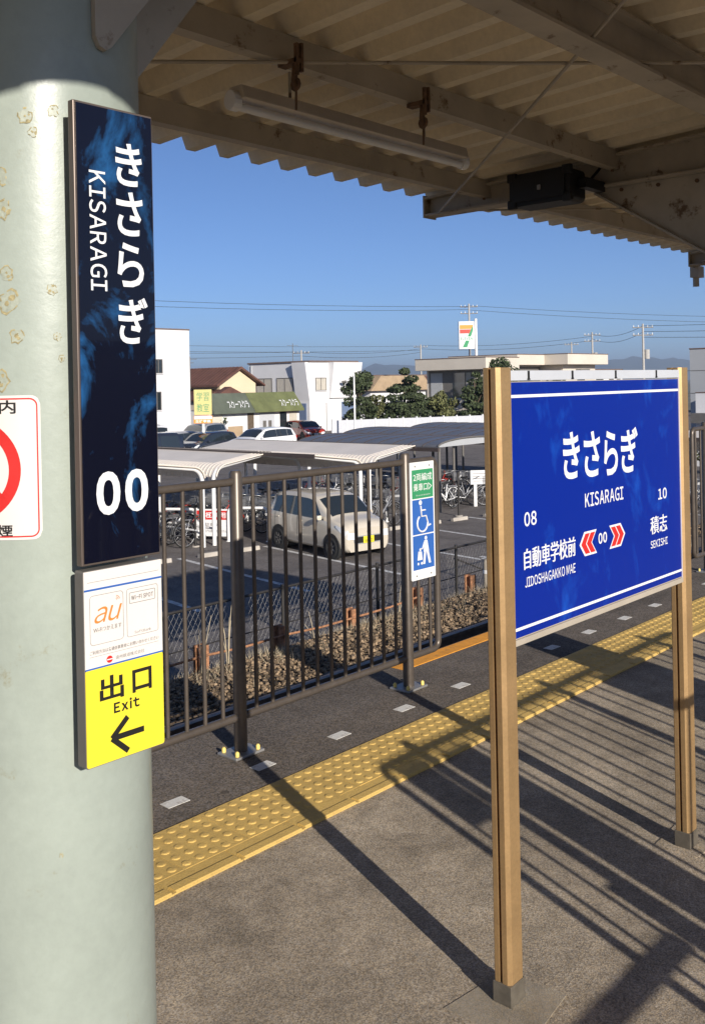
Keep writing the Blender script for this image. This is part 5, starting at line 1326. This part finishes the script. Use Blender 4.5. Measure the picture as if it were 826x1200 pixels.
upole(44.7, 40.0, 4.7, 'thin pale lamp post in front of the white building', 0, 'lamp_post', .07, 'white_paint')
lamp_o = poles.pop()
def wires(a, b, lab, n=3, sag=1.0, dz=0.0, spread=.8):
    o = thing('power_line', lab, 'power line', tuple((a + b) / 2), 'overhead power lines')
    d = Vector((fv, -fu, 0))
    for k in range(n):
        off = d * 0 + Vector((0, 0, -k * spread + dz)); P = []
        for i in range(17):
            t = i / 16; p = a.lerp(b, t) + off - Vector((0, 0, sag * (1 + .15 * k) * 4 * t * (1 - t))); P.append(p)
        MB().tube(P, .020, 4).build('wire', 'wire_black', o)
def at(px, py, Z):
    x = (px - 413) / 1150; y = -(py - 451 - 0.02 * (px - 413) * -1) / 1150
    return Vector((0, 0, 1.65)) + (fwd + right * x + up * y) * Z
wires(Vector((-2, 95, 13)), Vector((92, 64.6, 10.3)), 'overhead wires from the left to the shop tower sign', 2, 1.4, 0, .35)
wires(Vector((92, 64.6, 10.4)), Vector((160, 14, 9.5)), 'overhead wires from the shop tower sign to the right', 2, 1.2, 0, .5)
wires(Vector((20, 118, 9.5)), Vector((110.7, 86.2, 7.0)), 'lower overhead wires left of the far utility pole', 2, 1.0, 0, .6)
wires(Vector((110.7, 86.2, 7.1)), Vector((108.9, 58.3, 7.0)), 'wires between the two far utility poles', 2, .5, 0, .5)
wires(Vector((108.9, 58.3, 7.3)), Vector((89.5, 42.5, 6.8)), 'wires between the roof pole and the tall right pole', 2, .6, 0, .6)
wires(Vector((89.5, 42.5, 6.8)), Vector((92, 2, 7.2)), 'wires from the tall right pole to the right edge', 3, .5, 0, .55)
wires(Vector((85.2, 84.8, 5.8)), Vector((20, 100, 6.8)), 'wires behind the gabled house', 2, .6, 0, .5)
wires(Vector((85.2, 84.8, 5.8)), Vector((110.7, 86.2, 6.6)), 'wires between the white building pole and the far pole', 2, .4, 0, .5)

# =================================================================== TREES
def leaf_cloud(centres, n, leaf, seed):
    r_ = np.random.default_rng(seed)
    C_ = np.array([c[:3] for c in centres]); R_ = np.array([c[3:6] for c in centres]); wgt = R_.prod(1) ** .67; wgt /= wgt.sum()
    idx = r_.choice(len(C_), n, p=wgt)
    d = r_.normal(size=(n, 3)); d /= np.linalg.norm(d, axis=1)[:, None]; rad = r_.uniform(.45, 1.05, n) ** .5
    P = C_[idx] + d * rad[:, None] * R_[idx]
    nrm = d + r_.normal(size=(n, 3)) * .7; nrm /= np.linalg.norm(nrm, axis=1)[:, None]
    t1 = np.cross(nrm, r_.normal(size=(n, 3))); t1 /= np.linalg.norm(t1, axis=1)[:, None]; t2 = np.cross(nrm, t1)
    s = r_.uniform(.6, 1.3, n)[:, None] * leaf
    V = np.stack([P - t1 * s, P - t2 * s * .55, P + t1 * s, P + t2 * s * .55 + nrm * s * .2], 1).reshape(-1, 3)
    F = (np.arange(n)[:, None] * 4 + np.arange(4)[None]).tolist()
    return V.tolist(), F
def tree(x, y, h, w, label, style='round', m_='leaf_a', seed=1, n=2600, leaf=.13, zb=LOT, name='garden_tree'):
    rr = random.Random(seed)
    o = thing(name, label, 'tree', (x, y, zb), 'garden trees')
    top = Vector((x + rr.uniform(-.2, .2), y + rr.uniform(-.2, .2), zb + h * .88))
    mid = Vector((x + rr.uniform(-.25, .25), y + rr.uniform(-.25, .25), zb + h * .45))
    MB().tube([(x, y, zb), mid, top], [.14, .10, .03], 8).build('trunk', 'bark', o)
    cs = []
    if style == 'tiers':
        for k in range(7):
            z = zb + h * (.30 + .68 * k / 6); rad = w * (1 - .72 * k / 6)
            for q in range(5 if k < 5 else 2):
                a = rr.uniform(0, 6.28); d = rad * rr.uniform(.35, .8) if k < 6 else 0
                c = (x + math.cos(a) * d, y + math.sin(a) * d, z + rr.uniform(-.1, .1)); cs.append(c + (rad * .42 + .12, rad * .42 + .12, .16 + .05 * h / 4))
    else:
        for k in range(34):
            a = rr.uniform(0, 6.28); t = rr.uniform(-.35, 1); d = w * .80 * math.sqrt(rr.uniform(0, 1)) * math.sin(math.pi * (.30 + .58 * max(t, -.2))); rb = w * rr.uniform(.18, .42)
            cs.append((x + math.cos(a) * d, y + math.sin(a) * d, zb + h * (.30 + .62 * t), rb, rb, rb * .8))
    for c in cs[::3]:
        MB().tube([mid, ((mid.x + c[0]) / 2, (mid.y + c[1]) / 2, (mid.z + c[2]) / 2 + .1), c[:3]], [.05, .035, .015], 5).build('branch', 'bark', o)
    V, F = leaf_cloud(cs, n, leaf, seed); MB().add(V, F).build('crown', m_, o)
tree(49.6, 44.0, 5.0, 1.5, 'tall dark shrub tree beside the white building corner', 'round', 'leaf_a', 3, 5200)
tree(52.6, 42.4, 5.0, 2.2, 'broad tiered pine in the middle of the garden trees', 'tiers', 'leaf_a', 5, 7000)
tree(54.6, 40.6, 3.7, 1.35, 'clipped olive coloured round shrub between the pines', 'round', 'leaf_b', 8, 4200)
tree(56.2, 39.0, 4.7, 1.5, 'narrow tiered pine left of the bronze sign post', 'tiers', 'leaf_a', 13, 4800)
tree(58.3, 38.2, 5.6, 2.1, 'dark tree directly behind the bronze sign post', 'round', 'leaf_a', 17, 6000)
tree(51.0, 43.6, 3.4, 1.3, 'low olive shrub beside the tall dark shrub tree', 'round', 'leaf_b', 19, 3200)
tree(54.9, 41.6, 3.0, 1.7, 'dark low shrub under the tiered pine', 'round', 'leaf_a', 23, 3600)
tree(51.9, 42.2, 2.8, 1.6, 'dark low shrub behind the white fence left end', 'round', 'leaf_a', 29, 3600)
tree(57.0, 38.4, 3.0, 1.7, 'dark low shrub behind the white fence right end', 'round', 'leaf_a', 31, 3600)
tree(61.2, 36.2, 4.4, 2.0, 'dark tree behind the station sign', 'round', 'leaf_a', 37, 3400)
tree(46.5, 55.3, 2.8, 1.3, 'small dark shrub between the pole sign and the green shop row', 'round', 'leaf_a', 41, 2200)
tree(40.6, 16.0, 2.5, .85, 'small olive bonsai pine at the right edge before the white wall', 'tiers', 'leaf_b', 43, 2000, .09)

# =================================================================== AIR
haze_m = bpy.data.materials.new('haze'); haze_m.use_nodes = True
hn = haze_m.node_tree; hn.nodes.remove(hn.nodes['Principled BSDF'])
pv = hn.nodes.new('ShaderNodeVolumePrincipled'); pv.inputs['Color'].default_value = (0.66, 0.80, 1.0, 1); pv.inputs['Density'].default_value = 0.00027; pv.inputs['Anisotropy'].default_value = 0.2
hn.links.new(pv.outputs[0], hn.nodes['Material Output'].inputs['Volume'])
hz = MB().box(-12500, 12500, -12500, 12500, LOT - 4.5, 150).build('haze', haze_m)
tag(hz, 'thin blue air haze over the distant hills', 'haze', kind='stuff')

bpy.data.objects.remove(_to, do_unlink=True); bpy.data.scenes.remove(_ts)
